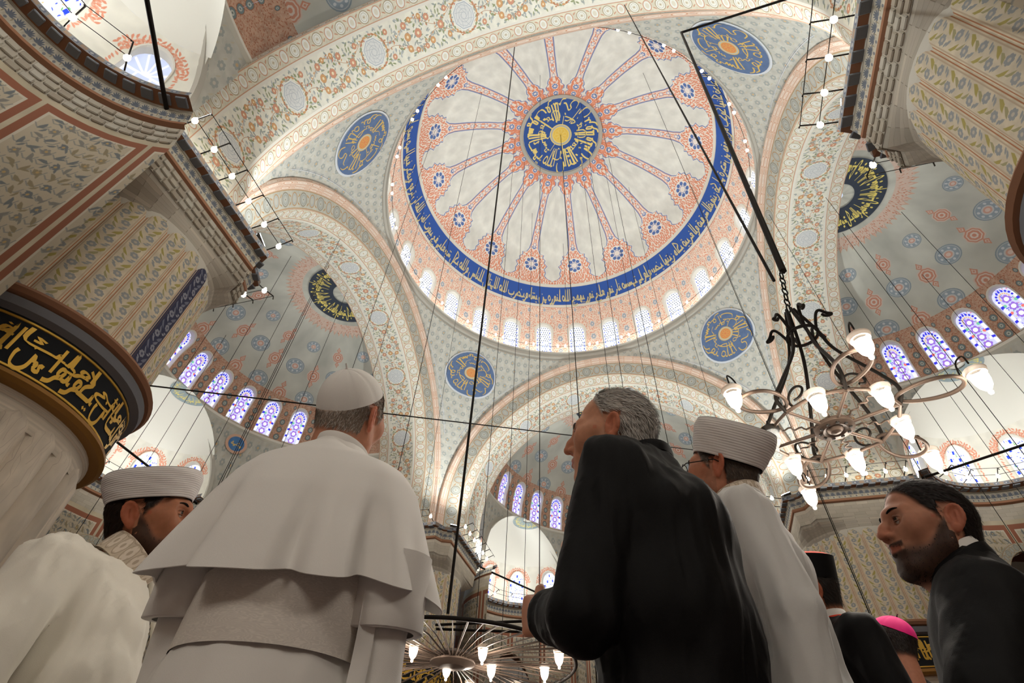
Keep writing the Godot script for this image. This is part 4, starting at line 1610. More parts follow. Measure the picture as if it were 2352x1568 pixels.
func build_floods() -> void:
	# white floodlights on the cornices, aimed at the vaults
	var names := {Vector2(-1, -1): "far left", Vector2(1, -1): "far right", Vector2(1, 1): "near right", Vector2(-1, 1): "near left"}
	for s in names:
		for i in 2:
			var at := Vector3(s.x * 9.35, CT + 0.34, s.y * (10.4 if i == 0 else 14.5))
			var aim := Vector3(-s.x * 0.3, 1.0, -s.y * (0.4 if i == 0 else -0.5)).normalized()
			if s == Vector2(-1, 1) and i == 1:
				aim = Vector3(0.93, 0.2, 0.2).normalized()
				at = Vector3(-9.0, CT + 0.34, 14.95)
			var o := thing("floodlight", "white floodlight on the %s end of the %s pier's cornice" % [["inner", "outer"][i], names[s]], "floodlight", at)
			var B := Basis.looking_at(aim, Vector3.RIGHT)
			obj("housing", Mb.new().box(Vector3.ZERO, Vector3(0.5, 0.42, 0.14), 0.02, B), M.iron, o)
			obj("stand", Mb.new().tube(PackedVector3Array([Vector3(0, -0.34, 0), Vector3.ZERO]), 0.03, 6), M.iron, o)
			obj("lamp_face", Mb.new().box(aim * 0.08, Vector3(0.46, 0.38, 0.02), 0.0, B), M.flood, o)
			var l := SpotLight3D.new()
			l.name = "flood_light"
			l.light_color = Color(0.97, 0.99, 1.0)
			l.light_energy = 75.0
			l.spot_range = 80
			l.spot_angle = 72
			l.spot_angle_attenuation = 0.9
			l.spot_attenuation = 2.0
			l.light_size = 0.15
			l.shadow_enabled = true
			o.add_child(l, true)
			l.position = aim * 0.12
			l.basis = B


func build_uplights() -> void:
	var sides := ["right", "near", "left", "far"]
	for k in 4:
		var A := k * PI / 2
		var S := Vector3(cos(A), 0, sin(A)) * 14.6
		for j in 3:
			var a := A + (j - 1) * PI / 3
			var E := pol(S, a, 7.95, 0)
			for e in [-1, 1]:
				var at := pol(E, a + e * 1.0, 3.85, CT + 0.16)
				var aim := (pol(E, a - e * 1.2, 3.2, CT + 3.0) - at).normalized()
				var o := thing("floodlight", "small white uplight on the %s end of the %s niche cornice, %s half dome" % ["left" if e < 0 else "right", ["first", "middle", "third"][j], sides[k]], "floodlight", at)
				var B := Basis.looking_at(aim, Vector3.RIGHT)
				obj("housing", Mb.new().box(Vector3.ZERO, Vector3(0.24, 0.2, 0.1), 0.015, B), M.iron, o)
				obj("foot", Mb.new().tube(PackedVector3Array([Vector3(0, -0.16, 0), Vector3.ZERO]), 0.03, 6), M.iron, o)
				obj("lamp_face", Mb.new().box(aim * 0.06, Vector3(0.2, 0.16, 0.02), 0.0, B), M.flood, o)
				var l := SpotLight3D.new()
				l.name = "flood_light"
				l.light_energy = 7.0
				l.spot_range = 60
				l.spot_angle = 80
				l.spot_angle_attenuation = 0.8
				l.spot_attenuation = 2.0
				l.light_size = 0.1
				l.shadow_enabled = true
				o.add_child(l, true)
				l.position = aim * 0.1
				l.basis = B


func glass_lamp(parent: Node3D, at: Vector3, k: float, lit: bool, e: float) -> void:
	# bell-shaped glass with a rim, a cap above and a drop at the tip
	if not M.has("lamp_mesh"):
		var m := Mb.new()
		lathe(m, Vector3.ZERO, [[0.0, -0.045], [0.05, -0.05], [0.06, -0.055], [0.056, -0.1], [0.044, -0.145], [0.024, -0.175], [0.013, -0.185], [0.018, -0.2], [0.014, -0.215], [0.0, -0.222]], 0, TAU, 20, false)
		M.lamp_mesh = m.done()
		var nk := Mb.new()
		lathe(nk, Vector3.ZERO, [[0.057, -0.005], [0.06, -0.055]], 0, TAU, 20)
		M.lamp_neck = nk.done()
		var r := Mb.new()
		lathe(r, Vector3.ZERO, [[0.05, 0.012], [0.074, 0.012], [0.08, 0.006], [0.078, -0.004], [0.068, -0.03], [0.06, -0.03]], 0, TAU, 20)
		M.lamp_rim = r.done()
		var c := Mb.new()
		lathe(c, Vector3.ZERO, [[0.0, 0.05], [0.012, 0.048], [0.016, 0.02], [0.05, 0.012], [0.0, 0.01]], 0, TAU, 12)
		M.lamp_cap = c.done()
		M.lamp_glow = glow(Color(1.0, 0.93, 0.82), 5.0)
		M.rim_mat = plain(c8(214, 204, 194), 0.35)
		M.rim_mat.emission_enabled = true
		M.rim_mat.emission = Color(1.0, 0.86, 0.7)
		M.rim_mat.emission_energy_multiplier = 0.12
		var g := plain(Color(0.95, 0.97, 0.97, 0.25), 0.05)
		g.transparency = BaseMaterial3D.TRANSPARENCY_ALPHA
		M.clear_glass = g
	var o := obj("lamp", M.lamp_mesh, M.lamp_glow if lit else M.clear_glass, parent)
	o.position = at
	o.scale = Vector3.ONE * k
	obj("glass_neck", M.lamp_neck, M.clear_glass, o)
	obj("rim", M.lamp_rim, M.rim_mat if lit else M.iron, o)
	obj("cap", M.lamp_cap, M.iron, o)
	if lit and e > 0.0:
		omni(at + Vector3(0, -0.11 * k, 0), e, Color(1.0, 0.96, 0.91), 0.05, parent)


func chandelier(label: String, H: Vector3) -> Node3D:
	var o := thing("chandelier", label, "chandelier", H)
	var dr := func(deg: float, r: float, y := 0.0) -> Vector3:
		return (R0 * cos(deg_to_rad(deg)) + F0 * sin(deg_to_rad(deg))) * r + Vector3(0, y, 0)
	var top := R0 * 0.1
	var hub := Mb.new()
	lathe(hub, Vector3.ZERO, [[0.0, 0.03], [0.09, 0.03], [0.115, 0.015], [0.115, -0.012], [0.07, -0.02], [0.05, -0.012], [0.03, -0.03], [0.0, -0.04]], 0, TAU, 28)
	obj("hub_plate", hub, M.bronze, o)
	for i in 10:
		obj("hub_stud", Mb.new().box(dr.call(i * 36.0, 0.085, -0.018), Vector3(0.02, 0.014, 0.02), 0.004), M.iron, o)
	var tr := PackedVector3Array()
	for i in 24:
		tr.append(top + dr.call(i * 15.0, 0.105, 0.84))
	obj("top_ring", Mb.new().tube(tr, 0.012, 6, false, true), M.iron, o)
	for i in 6:
		var a := -105.0 + i * 61.0
		# spoke, rod, loop, scroll, and the bar on to the next arm
		obj("spoke", Mb.new().tube(PackedVector3Array([dr.call(a, 0.1, 0.0), dr.call(a, 0.36, 0.0)]), 0.011, 6), M.bronze, o)
		var wav := PackedVector3Array()
		for k in 15:
			wav.append(dr.call(a + 30 + sin(k * 1.5) * 4.0, 0.11 + k * 0.016, 0.012))
		obj("wavy_bar", Mb.new().tube(wav, 0.006, 5), M.bronze, o)
		var rod := smooth([top + dr.call(a, 0.03, 1.12), top + dr.call(a, 0.1, 0.84), top * 0.75 + dr.call(a, 0.16, 0.6), top * 0.3 + dr.call(a, 0.34, 0.26), dr.call(a, 0.41, 0.1), dr.call(a, 0.37, 0.0)], 8)
		obj("rod", Mb.new().tube(rod, 0.012, 6), M.iron, o)
		var sc := []
		for k in 16:
			var w := k / 15.0
			var g := w * 5.6
			sc.append(top + dr.call(a, 0.1 + 0.15 * minf(w * 1.6, 1.0) - 0.035 * (1.0 - cos(maxf(g - 2.6, 0.0))), 0.84 + 0.16 * sin(minf(g, 2.4)) - 0.03 * sin(maxf(g - 2.4, 0.0)) * 1.2))
		obj("scroll", Mb.new().tube(smooth(sc, 3), 0.011, 6), M.iron, o)
		var lp := []
		for k in 24:
			var f := TAU * k / 24
			var c: Vector3 = dr.call(a, 0.53, 0.02 + 0.02 * cos(f))
			var tg: Vector3 = dr.call(a + 90, 1.0)
			lp.append(c + dr.call(a, 1.0) * (-cos(f)) * 0.165 + tg * sin(f) * 0.095 * (1.0 - 0.2 * cos(f)))
		obj("loop", Mb.new().tube(smooth(lp, 2, true), 0.012, 6, false, true), M.bronze, o)
		obj("hexagon_bar", Mb.new().tube(smooth([dr.call(a, 0.37, 0), dr.call(a + 30, 0.36, 0.012), dr.call(a + 61, 0.37, 0)], 5), 0.011, 6), M.bronze, o)
		obj("lamp_hook", Mb.new().tube(smooth([dr.call(a, 0.69, 0.02), dr.call(a, 0.71, 0.12), dr.call(a, 0.755, 0.15), dr.call(a, 0.76, 0.09)], 4), 0.005, 5), M.iron, o)
		glass_lamp(o, dr.call(a, 0.76, 0.03), 0.74, true, 0.17)
		var b := a + 30
		glass_lamp(o, dr.call(b, 0.375, 0.015), 0.74, i != 4, 0.17)
		var cu := []
		for k in 14:
			var g := k * 0.42
			cu.append(dr.call(a + 12 + 10 * sin(g), 0.38 - 0.07 * k / 14.0, 0.03 + 0.075 * (1.0 - cos(g)) * (1.0 - k / 26.0)))
		obj("curl", Mb.new().tube(smooth(cu, 2), 0.008, 5), M.iron, o)
	return o


func build_chandelier() -> void:
	var H := Vector3(3.552, 2.73, 14.841)
	var o := chandelier("wrought iron chandelier of looped arms with glowing glass lamps, above the turbaned man", H)
	# the same kind hangs all along the hall; two of them behind the visitors' backs
	for q in [[W(-1.9, 3.4, -2.4), "left"], [W(2.2, 3.4, -2.6), "right"]]:
		chandelier("wrought iron chandelier with glass lamps, hanging on the %s behind the viewer" % q[1], q[0])
	var top := R0 * 0.1

	# chain and ropes
	var ch := Mb.new()
	for i in 7:
		var q := []
		for k in 10:
			var f := TAU * k / 10
			var u := R0 if i % 2 else F0
			q.append(top + Vector3(0.012 * i, 1.15 + i * 0.066, 0) + u * cos(f) * 0.018 + Vector3(0, sin(f) * 0.042, 0))
		ch.tube(PackedVector3Array(q), 0.006, 5, false, true)
	obj("chain", ch, M.iron, o)
	var tp := H + top + Vector3(0.1, 1.6, 0)
	tag(obj("hanging_rope", Mb.new().tube(PackedVector3Array([tp, Vector3(4.954, 15.65, 13.448), Vector3(7.9, 15.75, 13.55)]), 0.03, 6), M.iron), "thick dark double rope rising from the chandelier and bending towards the near right pier", "rope")
	tag(obj("hanging_rope", Mb.new().tube(PackedVector3Array([H + top + Vector3(0, 1.5, 0), Vector3(4.2, 22.0, 12.9)]), 0.014, 5), M.iron), "thin straight cable beside the double rope of the chandelier", "rope")


func wheel_at() -> Vector3:
	return CAM * Vector3(1, 0, 1) + R0 * -0.66 + F0 * 9.6 + Vector3(0, 3.2, 0)


func build_wheel() -> void:
	var H := wheel_at()
	var o := thing("chandelier", "low wheel chandelier of thin copper spokes, between the caped man and the grey-haired man", "chandelier", H)
	var hub := Mb.new()
	lathe(hub, Vector3.ZERO, [[0.0, 0.14], [0.28, 0.12], [0.36, 0.06], [0.36, -0.03], [0.2, -0.08], [0.0, -0.1]], 0, TAU, 28)
	obj("hub_plate", hub, M.bronze, o)
	var r := PackedVector3Array()
	for i in 72:
		r.append(Vector3(cos(TAU * i / 72) * 1.95, 0.0, sin(TAU * i / 72) * 1.95))
	obj("rim", Mb.new().tube(r, 0.03, 6, false, true), M.iron, o)
	for i in 56:
		var a := TAU * i / 56
		obj("spoke", Mb.new().tube(PackedVector3Array([Vector3(cos(a) * 0.3, 0, sin(a) * 0.3), Vector3(cos(a) * 1.1, 0.03 + 0.03 * sin(a * 9), sin(a) * 1.1), Vector3(cos(a) * 1.95, 0, sin(a) * 1.95)]), 0.009 if i % 2 else 0.015, 5), M.bronze, o)
	for q in [[-0.1, 0.24], [0.48, -0.72], [0.62, 0.14], [1.47, 0.08], [1.62, -0.72], [-0.56, -0.66], [-1.5, -0.3], [-1.2, 0.6], [0.25, 1.25], [1.1, 1.15]]:
		var at: Vector3 = R0 * q[0] + F0 * q[1]
		obj("lamp_wire", Mb.new().tube(PackedVector3Array([at + Vector3(0, 0.06, 0), at + Vector3(0, 0.5, 0)]), 0.004, 4), M.iron, o)
		glass_lamp(o, at + Vector3(0, 0.04, 0), 1.15, true, 0.5)


func ceil_y(x: float, z: float) -> float:
	var r := Vector2(x, z).length()
	if r < 11.0:
		return DY + sqrt(DR * DR - r * r) - 0.02
	var ax := absf(x)
	var az := absf(z)
	var m := maxf(ax, az)
	if m < 14.7:
		return 26.0 if r > 13 else 27.5
	var q := Vector2(m - 14.6, minf(ax, az)).length()
	if q > 8.9:
		return 19.0
	return 21.05 + 6.15 * pow(1.0 - pow(q / 9.0, 2.15), 1.0 / 2.15) - 0.02


func build_wires() -> void:
	var spots := [[-18.94, 3.59], [-22.08, 0.37], [-16.09, 3.75], [-17.51, 1.05], [-13.04, 3.86], [-9.29, -5.68], [-1.01, 9.55], [-3.55, 0.92], [-3.32, -1.25], [-0.52, 5.21], [-3.62, -5.34], [-1.5, -8.09], [1.42, 0.43], [2.03, 2.33], [3.02, -2.16], [3.19, 3.02], [4.69, -4.77], [6.72, -8.54], [6.57, 4.07], [9.07, -4.04], [11.26, -0.52], [14.97, -4.81], [17.95, -7.83], [13.45, 0.89], [22.2, -11.24], [18.92, -4.99], [22.49, -9.23], [17.75, -1.49], [23.31, -7.39], [-8.43, 4.52], [-10.08, 0.85], [-4.8, 5.49], [-13.73, 3.02], [-12.12, 4.62], [14.59, -1.56], [-13.68, 0.91], [0.0, 0.0]]
	var nth := ["first", "second", "third", "fourth", "fifth", "sixth", "seventh", "eighth", "ninth", "tenth", "eleventh", "twelfth", "thirteenth", "fourteenth", "fifteenth", "sixteenth", "seventeenth", "eighteenth", "nineteenth", "twentieth"]
	spots.sort_custom(func(p, q):
		var a := Vector3(p[0], 0, p[1]) - CAM
		var b := Vector3(q[0], 0, q[1]) - CAM
		return a.dot(R0) / a.dot(F0) < b.dot(R0) / b.dot(F0))
	var count := {}
	for s in spots:
		var top := ceil_y(s[0], s[1])
		var thick: bool = s[0] == -1.01 or s[0] == 0.0
		var place := "the great dome" if Vector2(s[0], s[1]).length() < 11.0 else ("the left half dome" if s[0] < 0 else "the right half dome")
		if s[0] == -1.01:
			var foot := wheel_at() - F0 * 1.95
			tag(obj("hanging_wire", Mb.new().tube(PackedVector3Array([foot + Vector3(0, 0.05, 0), Vector3(foot.x, ceil_y(foot.x, foot.z), foot.z)]), 0.022, 6), M.iron), "thickest dark cable from the great dome down to the wheel chandelier", "cable")
			continue
		var o := obj("hanging_wire", Mb.new().tube(PackedVector3Array([Vector3(s[0], 4.2, s[1]), Vector3(s[0], top, s[1])]), 0.022 if thick else 0.012, 5), M.iron)
		if thick:
			tag(o, "dark cable hanging from the centre of the blue rosette", "cable")
			continue
		var k: int = count.get(place, 0)
		count[place] = k + 1
		tag(o, "thin dark lamp wire, %s from the left of those hanging from %s" % [nth[k], place], "cable", "lamp wires hanging from " + place)
	# slanting cables
	for q in [[Vector3(-9.5, 9.3, 10.5), Vector3(9.2, 18.0, -10.0), "long slanting cable stretched from the near left pier across the hall"], [Vector3(-9.4, 10.2, -9.6), Vector3(9.4, 10.0, -9.6), "dark iron tie bar stretched between the two far piers"], [Vector3(-9.4, 10.05, -9.75), Vector3(9.4, 9.5, -12.5), "second dark iron bar just below the tie bar between the far piers"]]:
		tag(obj("tie_rod" if q[0].z < 0 else "hanging_wire", Mb.new().tube(PackedVector3Array([q[0], q[1]]), 0.07 if q[0].z < 0 else 0.02, 6), M.iron), q[2], "rod" if q[0].z < 0 else "cable")


# ---------------------------------------------------------------- people: a distance field of tapered limbs, meshed as surface nets
class Sdf:
	var o: Vector3
	var h: float
	var nx: int
	var ny: int
	var nz: int
	var A := PackedFloat32Array()

	func _init(lo: Vector3, hi: Vector3, cell: float) -> void:
		o = lo
		h = cell
		nx = int((hi.x - lo.x) / h) + 2
		ny = int((hi.y - lo.y) / h) + 2
		nz = int((hi.z - lo.z) / h) + 2
		A.resize(nx * ny * nz)
		A.fill(1.0)

	func span(lo: Vector3, hi: Vector3) -> Array:
		var a := ((lo - o) / h).floor()
		var b := ((hi - o) / h).ceil()
		return [maxi(0, int(a.x)), mini(nx - 1, int(b.x)), maxi(0, int(a.y)), mini(ny - 1, int(b.y)), maxi(0, int(a.z)), mini(nz - 1, int(b.z))]

	func cap(a: Vector3, b: Vector3, ra: float, rb: float, k := 0.02, ax := Vector3.ZERO, fl := 1.0) -> void:
		# a tapered capsule; along the direction ax it is fl times as wide
		var m := maxf(ra, rb) * maxf(fl, 1.0) + k + h * 3
		var e := Vector3(m, m, m)
		var s := span(a.min(b) - e, a.max(b) + e)
		var ab := b - a
		var il := 1.0 / maxf(ab.length_squared(), 1e-9)
		var kf := 1.0 / fl - 1.0
		var sc := minf(fl, 1.0) if fl < 1.0 else 1.0
		for z in range(s[4], s[5] + 1):
			for y in range(s[2], s[3] + 1):
				var i: int = (z * ny + y) * nx + s[0]
				for x in range(s[0], s[1] + 1):
					var p := o + Vector3(x, y, z) * h
					var t := clampf((p - a).dot(ab) * il, 0.0, 1.0)
					var v := p - a - ab * t
					if fl != 1.0:
						v += ax * (v.dot(ax) * kf)
					var d := (v.length() - (ra + (rb - ra) * t)) * sc
					var q := A[i]
					var g := k - absf(d - q)
					if g > 0.0:
						A[i] = minf(d, q) - g * g * 0.25 / k
					elif d < q:
						A[i] = d
					i += 1

	func ell(c: Vector3, r: Vector3, B: Basis, k := 0.01, cut := false) -> void:
		# an ellipsoid on the axes of B, joined on or cut away
		var m := maxf(r.x, maxf(r.y, r.z)) + k + h * 3
		var e := Vector3(m, m, m)
		var s := span(c - e, c + e)
		var bx := B.x / r.x
		var by := B.y / r.y
		var bz := B.z / r.z
		var bx2 := bx / r.x
		var by2 := by / r.y
		var bz2 := bz / r.z
		for z in range(s[4], s[5] + 1):
			for y in range(s[2], s[3] + 1):
				var i: int = (z * ny + y) * nx + s[0]
				for x in range(s[0], s[1] + 1):
					var p := o + Vector3(x, y, z) * h - c
					var k0 := Vector3(p.dot(bx), p.dot(by), p.dot(bz)).length()
					var k1 := Vector3(p.dot(bx2), p.dot(by2), p.dot(bz2)).length()
					var d := k0 * (k0 - 1.0) / maxf(k1, 1e-6)
					var q := A[i]
					if cut:
						d = -d
						var g := k - absf(d - q)
						A[i] = maxf(d, q) + (g * g * 0.25 / k if g > 0.0 else 0.0)
					else:
						var g := k - absf(d - q)
						if g > 0.0:
							A[i] = minf(d, q) - g * g * 0.25 / k
						elif d < q:
							A[i] = d
					i += 1

	func mesh(m: Mb) -> Mb:
		var id := PackedInt32Array()
		id.resize(A.size())
		id.fill(-1)
		var sy := nx
		var sz := nx * ny
		var off := [0, 1, sy, sy + 1, sz, sz + 1, sz + sy, sz + sy + 1]
		var co := [Vector3(0, 0, 0), Vector3(1, 0, 0), Vector3(0, 1, 0), Vector3(1, 1, 0), Vector3(0, 0, 1), Vector3(1, 0, 1), Vector3(0, 1, 1), Vector3(1, 1, 1)]
		var ed := [[0, 1], [2, 3], [4, 5], [6, 7], [0, 2], [1, 3], [4, 6], [5, 7], [0, 4], [1, 5], [2, 6], [3, 7]]
		var lim := h * 2.0
		for z in nz - 1:
			for y in ny - 1:
				var i := (z * ny + y) * nx - 1
				for x in nx - 1:
					i += 1
					var d0 := A[i]
					if d0 > lim or d0 < -lim:
						continue
					var any := false
					for k in range(1, 8):
						if (A[i + off[k]] < 0.0) != (d0 < 0.0):
							any = true
							break
					if not any:
						continue
					var s := Vector3.ZERO
					var n := 0
					for e in ed:
						var a := A[i + off[e[0]]]
						var b := A[i + off[e[1]]]
						if (a < 0.0) != (b < 0.0):
							s += (co[e[0]] as Vector3).lerp(co[e[1]], a / (a - b))
							n += 1
					id[i] = m.V.size()
					m.V.append(o + (Vector3(x, y, z) + s / n) * h)
					m.U.append(Vector2.ZERO)
		for z in range(1, nz - 1):
			for y in range(1, ny - 1):
				for x in range(1, nx - 1):
					var i := (z * ny + y) * nx + x
					if id[i] < 0:
						continue
					var neg := A[i] < 0.0
					for ax in 3:
						var step: int = [1, sy, sz][ax]
						if neg == (A[i + step] < 0.0):
							continue
						var u: int = [sy, sz, 1][ax]
						var v: int = [sz, 1, sy][ax]
						var a := id[i]
						var b := id[i - u]
						var c := id[i - u - v]
						var d := id[i - v]
						if a < 0 or b < 0 or c < 0 or d < 0:
							continue
						if neg:
							m.I.append_array([a, c, b, a, d, c])
						else:
							m.I.append_array([a, b, c, a, c, d])
		return m


func vnormals(m: Mb) -> PackedVector3Array:
	var N := PackedVector3Array()
	N.resize(m.V.size())
	for t in range(0, m.I.size(), 3):
		var a := m.V[m.I[t]]
		var n := (m.V[m.I[t + 2]] - a).cross(m.V[m.I[t + 1]] - a)
		N[m.I[t]] += n
		N[m.I[t + 1]] += n
		N[m.I[t + 2]] += n
	for i in N.size():
		N[i] = N[i].normalized()
	return N


func folds(m: Mb, amp: float, f: Callable) -> Mb:
	var N := vnormals(m)
	for i in m.V.size():
		m.V[i] += N[i] * amp * f.call(m.V[i])
	return m


func W(l: float, u: float, f: float) -> Vector3:
	# sideways, up and forwards from the spot on the floor below the camera
	return Vector3(CAM.x, 0, CAM.z) + R0 * l + Vector3(0, u, 0) + F0 * f


func frame(y: float, p: float, r: float) -> Basis:
	# the axes of a head (its left, its crown, its face) from turn, nod and tilt
	var f := R0 * sin(y) * cos(p) + Vector3(0, sin(p), 0) + F0 * cos(y) * cos(p)
	var u := -R0 * sin(y) * sin(p) + Vector3(0, cos(p), 0) - F0 * cos(y) * sin(p)
	var l := u.cross(f)
	return Basis(l * cos(r) - u * sin(r), u * cos(r) + l * sin(r), f)


var head_shape: Mb
var cap_axis := Vector3.UP
var cap_open := -1.0     # hair is left out where a cap of this half angle covers the head


func head_mesh() -> Mb:
	# a head about its middle between the ears: x its left, y up, z the face; with neck
	if head_shape:
		return head_shape
	var s := Sdf.new(Vector3(-0.105, -0.24, -0.14), Vector3(0.105, 0.145, 0.14), 0.0032)
	var I := Basis()
	s.ell(Vector3(0, 0.036, -0.014), Vector3(0.076, 0.09, 0.098), I, 0.02)
	s.ell(Vector3(0, -0.03, 0.03), Vector3(0.06, 0.082, 0.066), I, 0.03)
	s.cap(Vector3(0, -0.04, -0.035), Vector3(0, -0.24, -0.055), 0.054, 0.064, 0.035, Vector3(0, 0, 1), 1.08)
	for sx in [-1.0, 1.0]:
		s.cap(Vector3(sx * 0.056, -0.03, 0.0), Vector3(sx * 0.05, -0.062, 0.008), 0.018, 0.018, 0.03)
		s.cap(Vector3(sx * 0.05, -0.062, 0.008), Vector3(sx * 0.016, -0.108, 0.062), 0.018, 0.017, 0.03)
		s.ell(Vector3(sx * 0.043, -0.026, 0.06), Vector3(0.024, 0.022, 0.024), I, 0.025)
		s.cap(Vector3(sx * 0.064, 0.0, 0.03), Vector3(sx * 0.05, -0.005, 0.065), 0.012, 0.014, 0.03)
	s.cap(Vector3(-0.012, -0.108, 0.074), Vector3(0.012, -0.108, 0.074), 0.018, 0.018, 0.025)
	s.cap(Vector3(-0.042, 0.024, 0.07), Vector3(0, 0.026, 0.084), 0.013, 0.012, 0.02)
	s.cap(Vector3(0.042, 0.024, 0.07), Vector3(0, 0.026, 0.084), 0.013, 0.012, 0.02)
	for sx in [-1.0, 1.0]:
		s.ell(Vector3(sx * 0.032, 0.003, 0.096), Vector3(0.019, 0.013, 0.02), I, 0.014, true)
	s.cap(Vector3(0, 0.02, 0.088), Vector3(0, -0.012, 0.108), 0.0085, 0.0095, 0.014)
	s.cap(Vector3(0, -0.012, 0.108), Vector3(0, -0.03, 0.116), 0.0095, 0.0115, 0.012)
	for sx in [-1.0, 1.0]:
		s.ell(Vector3(sx * 0.0135, -0.034, 0.1), Vector3(0.0085, 0.0085, 0.012), I, 0.008)
		s.ell(Vector3(sx * 0.008, -0.043, 0.104), Vector3(0.0042, 0.004, 0.006), I, 0.004, true)
	s.ell(Vector3(0, -0.066, 0.078), Vector3(0.03, 0.024, 0.02), I, 0.02)
	for sx in [-1.0, 1.0]:
		s.cap(Vector3(0, -0.0585, 0.1), Vector3(sx * 0.022, -0.065, 0.088), 0.0048, 0.003, 0.006)
		s.cap(Vector3(0, -0.0715, 0.099), Vector3(sx * 0.021, -0.066, 0.088), 0.0055, 0.003, 0.006)
		s.ell(Vector3(sx * 0.031, 0.003, 0.0765), Vector3(0.0168, 0.0128, 0.0137), I, 0.004)
		# ear: a tilted shell with its hollow, rim and lobe
		var E := Basis(Vector3(0, 1, 0), -sx * 0.45) * Basis(Vector3(1, 0, 0), -0.18)
		var ec := Vector3(sx * 0.083, -0.002, -0.018)
		s.ell(ec, Vector3(0.0075, 0.033, 0.02), E, 0.006)
		s.ell(ec + E * Vector3(sx * 0.0105, 0.003, 0.002), Vector3(0.0115, 0.026, 0.0145), E, 0.002, true)
		for i in 9:
			var a0 := -0.5 + i * 0.42
			var a1 := a0 + 0.42
			s.cap(ec + E * Vector3(sx * 0.003, 0.0305 * sin(a0), 0.0175 * cos(a0)), ec + E * Vector3(sx * 0.003, 0.0305 * sin(a1), 0.0175 * cos(a1)), 0.0036, 0.0036, 0.003)
		s.ell(ec + Vector3(-sx * 0.003, -0.028, 0.004), Vector3(0.0065, 0.011, 0.009), E, 0.006)
		s.ell(ec + E * Vector3(sx * 0.001, -0.008, 0.012), Vector3(0.005, 0.008, 0.005), E, 0.004)
		s.cap(ec + E * Vector3(sx * 0.001, -0.014, -0.006), ec + E * Vector3(sx * 0.001, 0.014, -0.003), 0.0034, 0.003, 0.003)
	s.cap(Vector3(0.016, -0.095, 0.03), Vector3(0.01, -0.2, -0.012), 0.018, 0.02, 0.04)
	s.cap(Vector3(-0.016, -0.095, 0.03), Vector3(-0.01, -0.2, -0.012), 0.018, 0.02, 0.04)
	head_shape = s.mesh(Mb.new())
	return head_shape


func hair_mask(p: Vector3, line: float) -> float:
	# 1 in hair, 0 on bare skin; line moves the hairline back from the forehead
	if cap_open > 0.0 and (p - Vector3(0, 0.036, -0.014)).normalized().dot(cap_axis) > cos(cap_open):
		return 0.0
	if absf(p.x) > 0.074 and p.y < 0.04 and p.y > -0.045 and p.z > -0.046 and p.z < 0.012:
		return 0.0
	var front := 0.07 - line - maxf(0.0, 0.085 - p.y) * 0.5 - maxf(0.0, 0.012 - p.y) * 0.4
	var a := smoothstep(front + 0.006, front - 0.006, p.z)
	var low := -0.052 if p.z < -0.03 else 0.0 - 0.03 * smoothstep(-0.02, 0.02, p.z) * 0.0
	if p.z > -0.03 and p.y < 0.0:
		low = -0.012
	return a * smoothstep(low - 0.012, low + 0.014, p.y)


func beard_mask(p: Vector3) -> float:
	if p.z < -0.005 or p.y > 0.0 or absf(p.x) > 0.078:
		return 0.0
	var up := -0.064 + 0.064 * smoothstep(0.052, 0.004, p.z)
	var m := smoothstep(up + 0.012, up - 0.02, p.y) * smoothstep(-0.15, -0.12, p.y)
	# moustache, lips left bare
	if p.z > 0.07 and absf(p.x) < 0.03:
		m = maxf(m, smoothstep(-0.047, -0.052, p.y))
		m *= smoothstep(0.0, 0.006, absf(p.y + 0.0655) - 0.006 + absf(p.x) * 0.15)
	return m


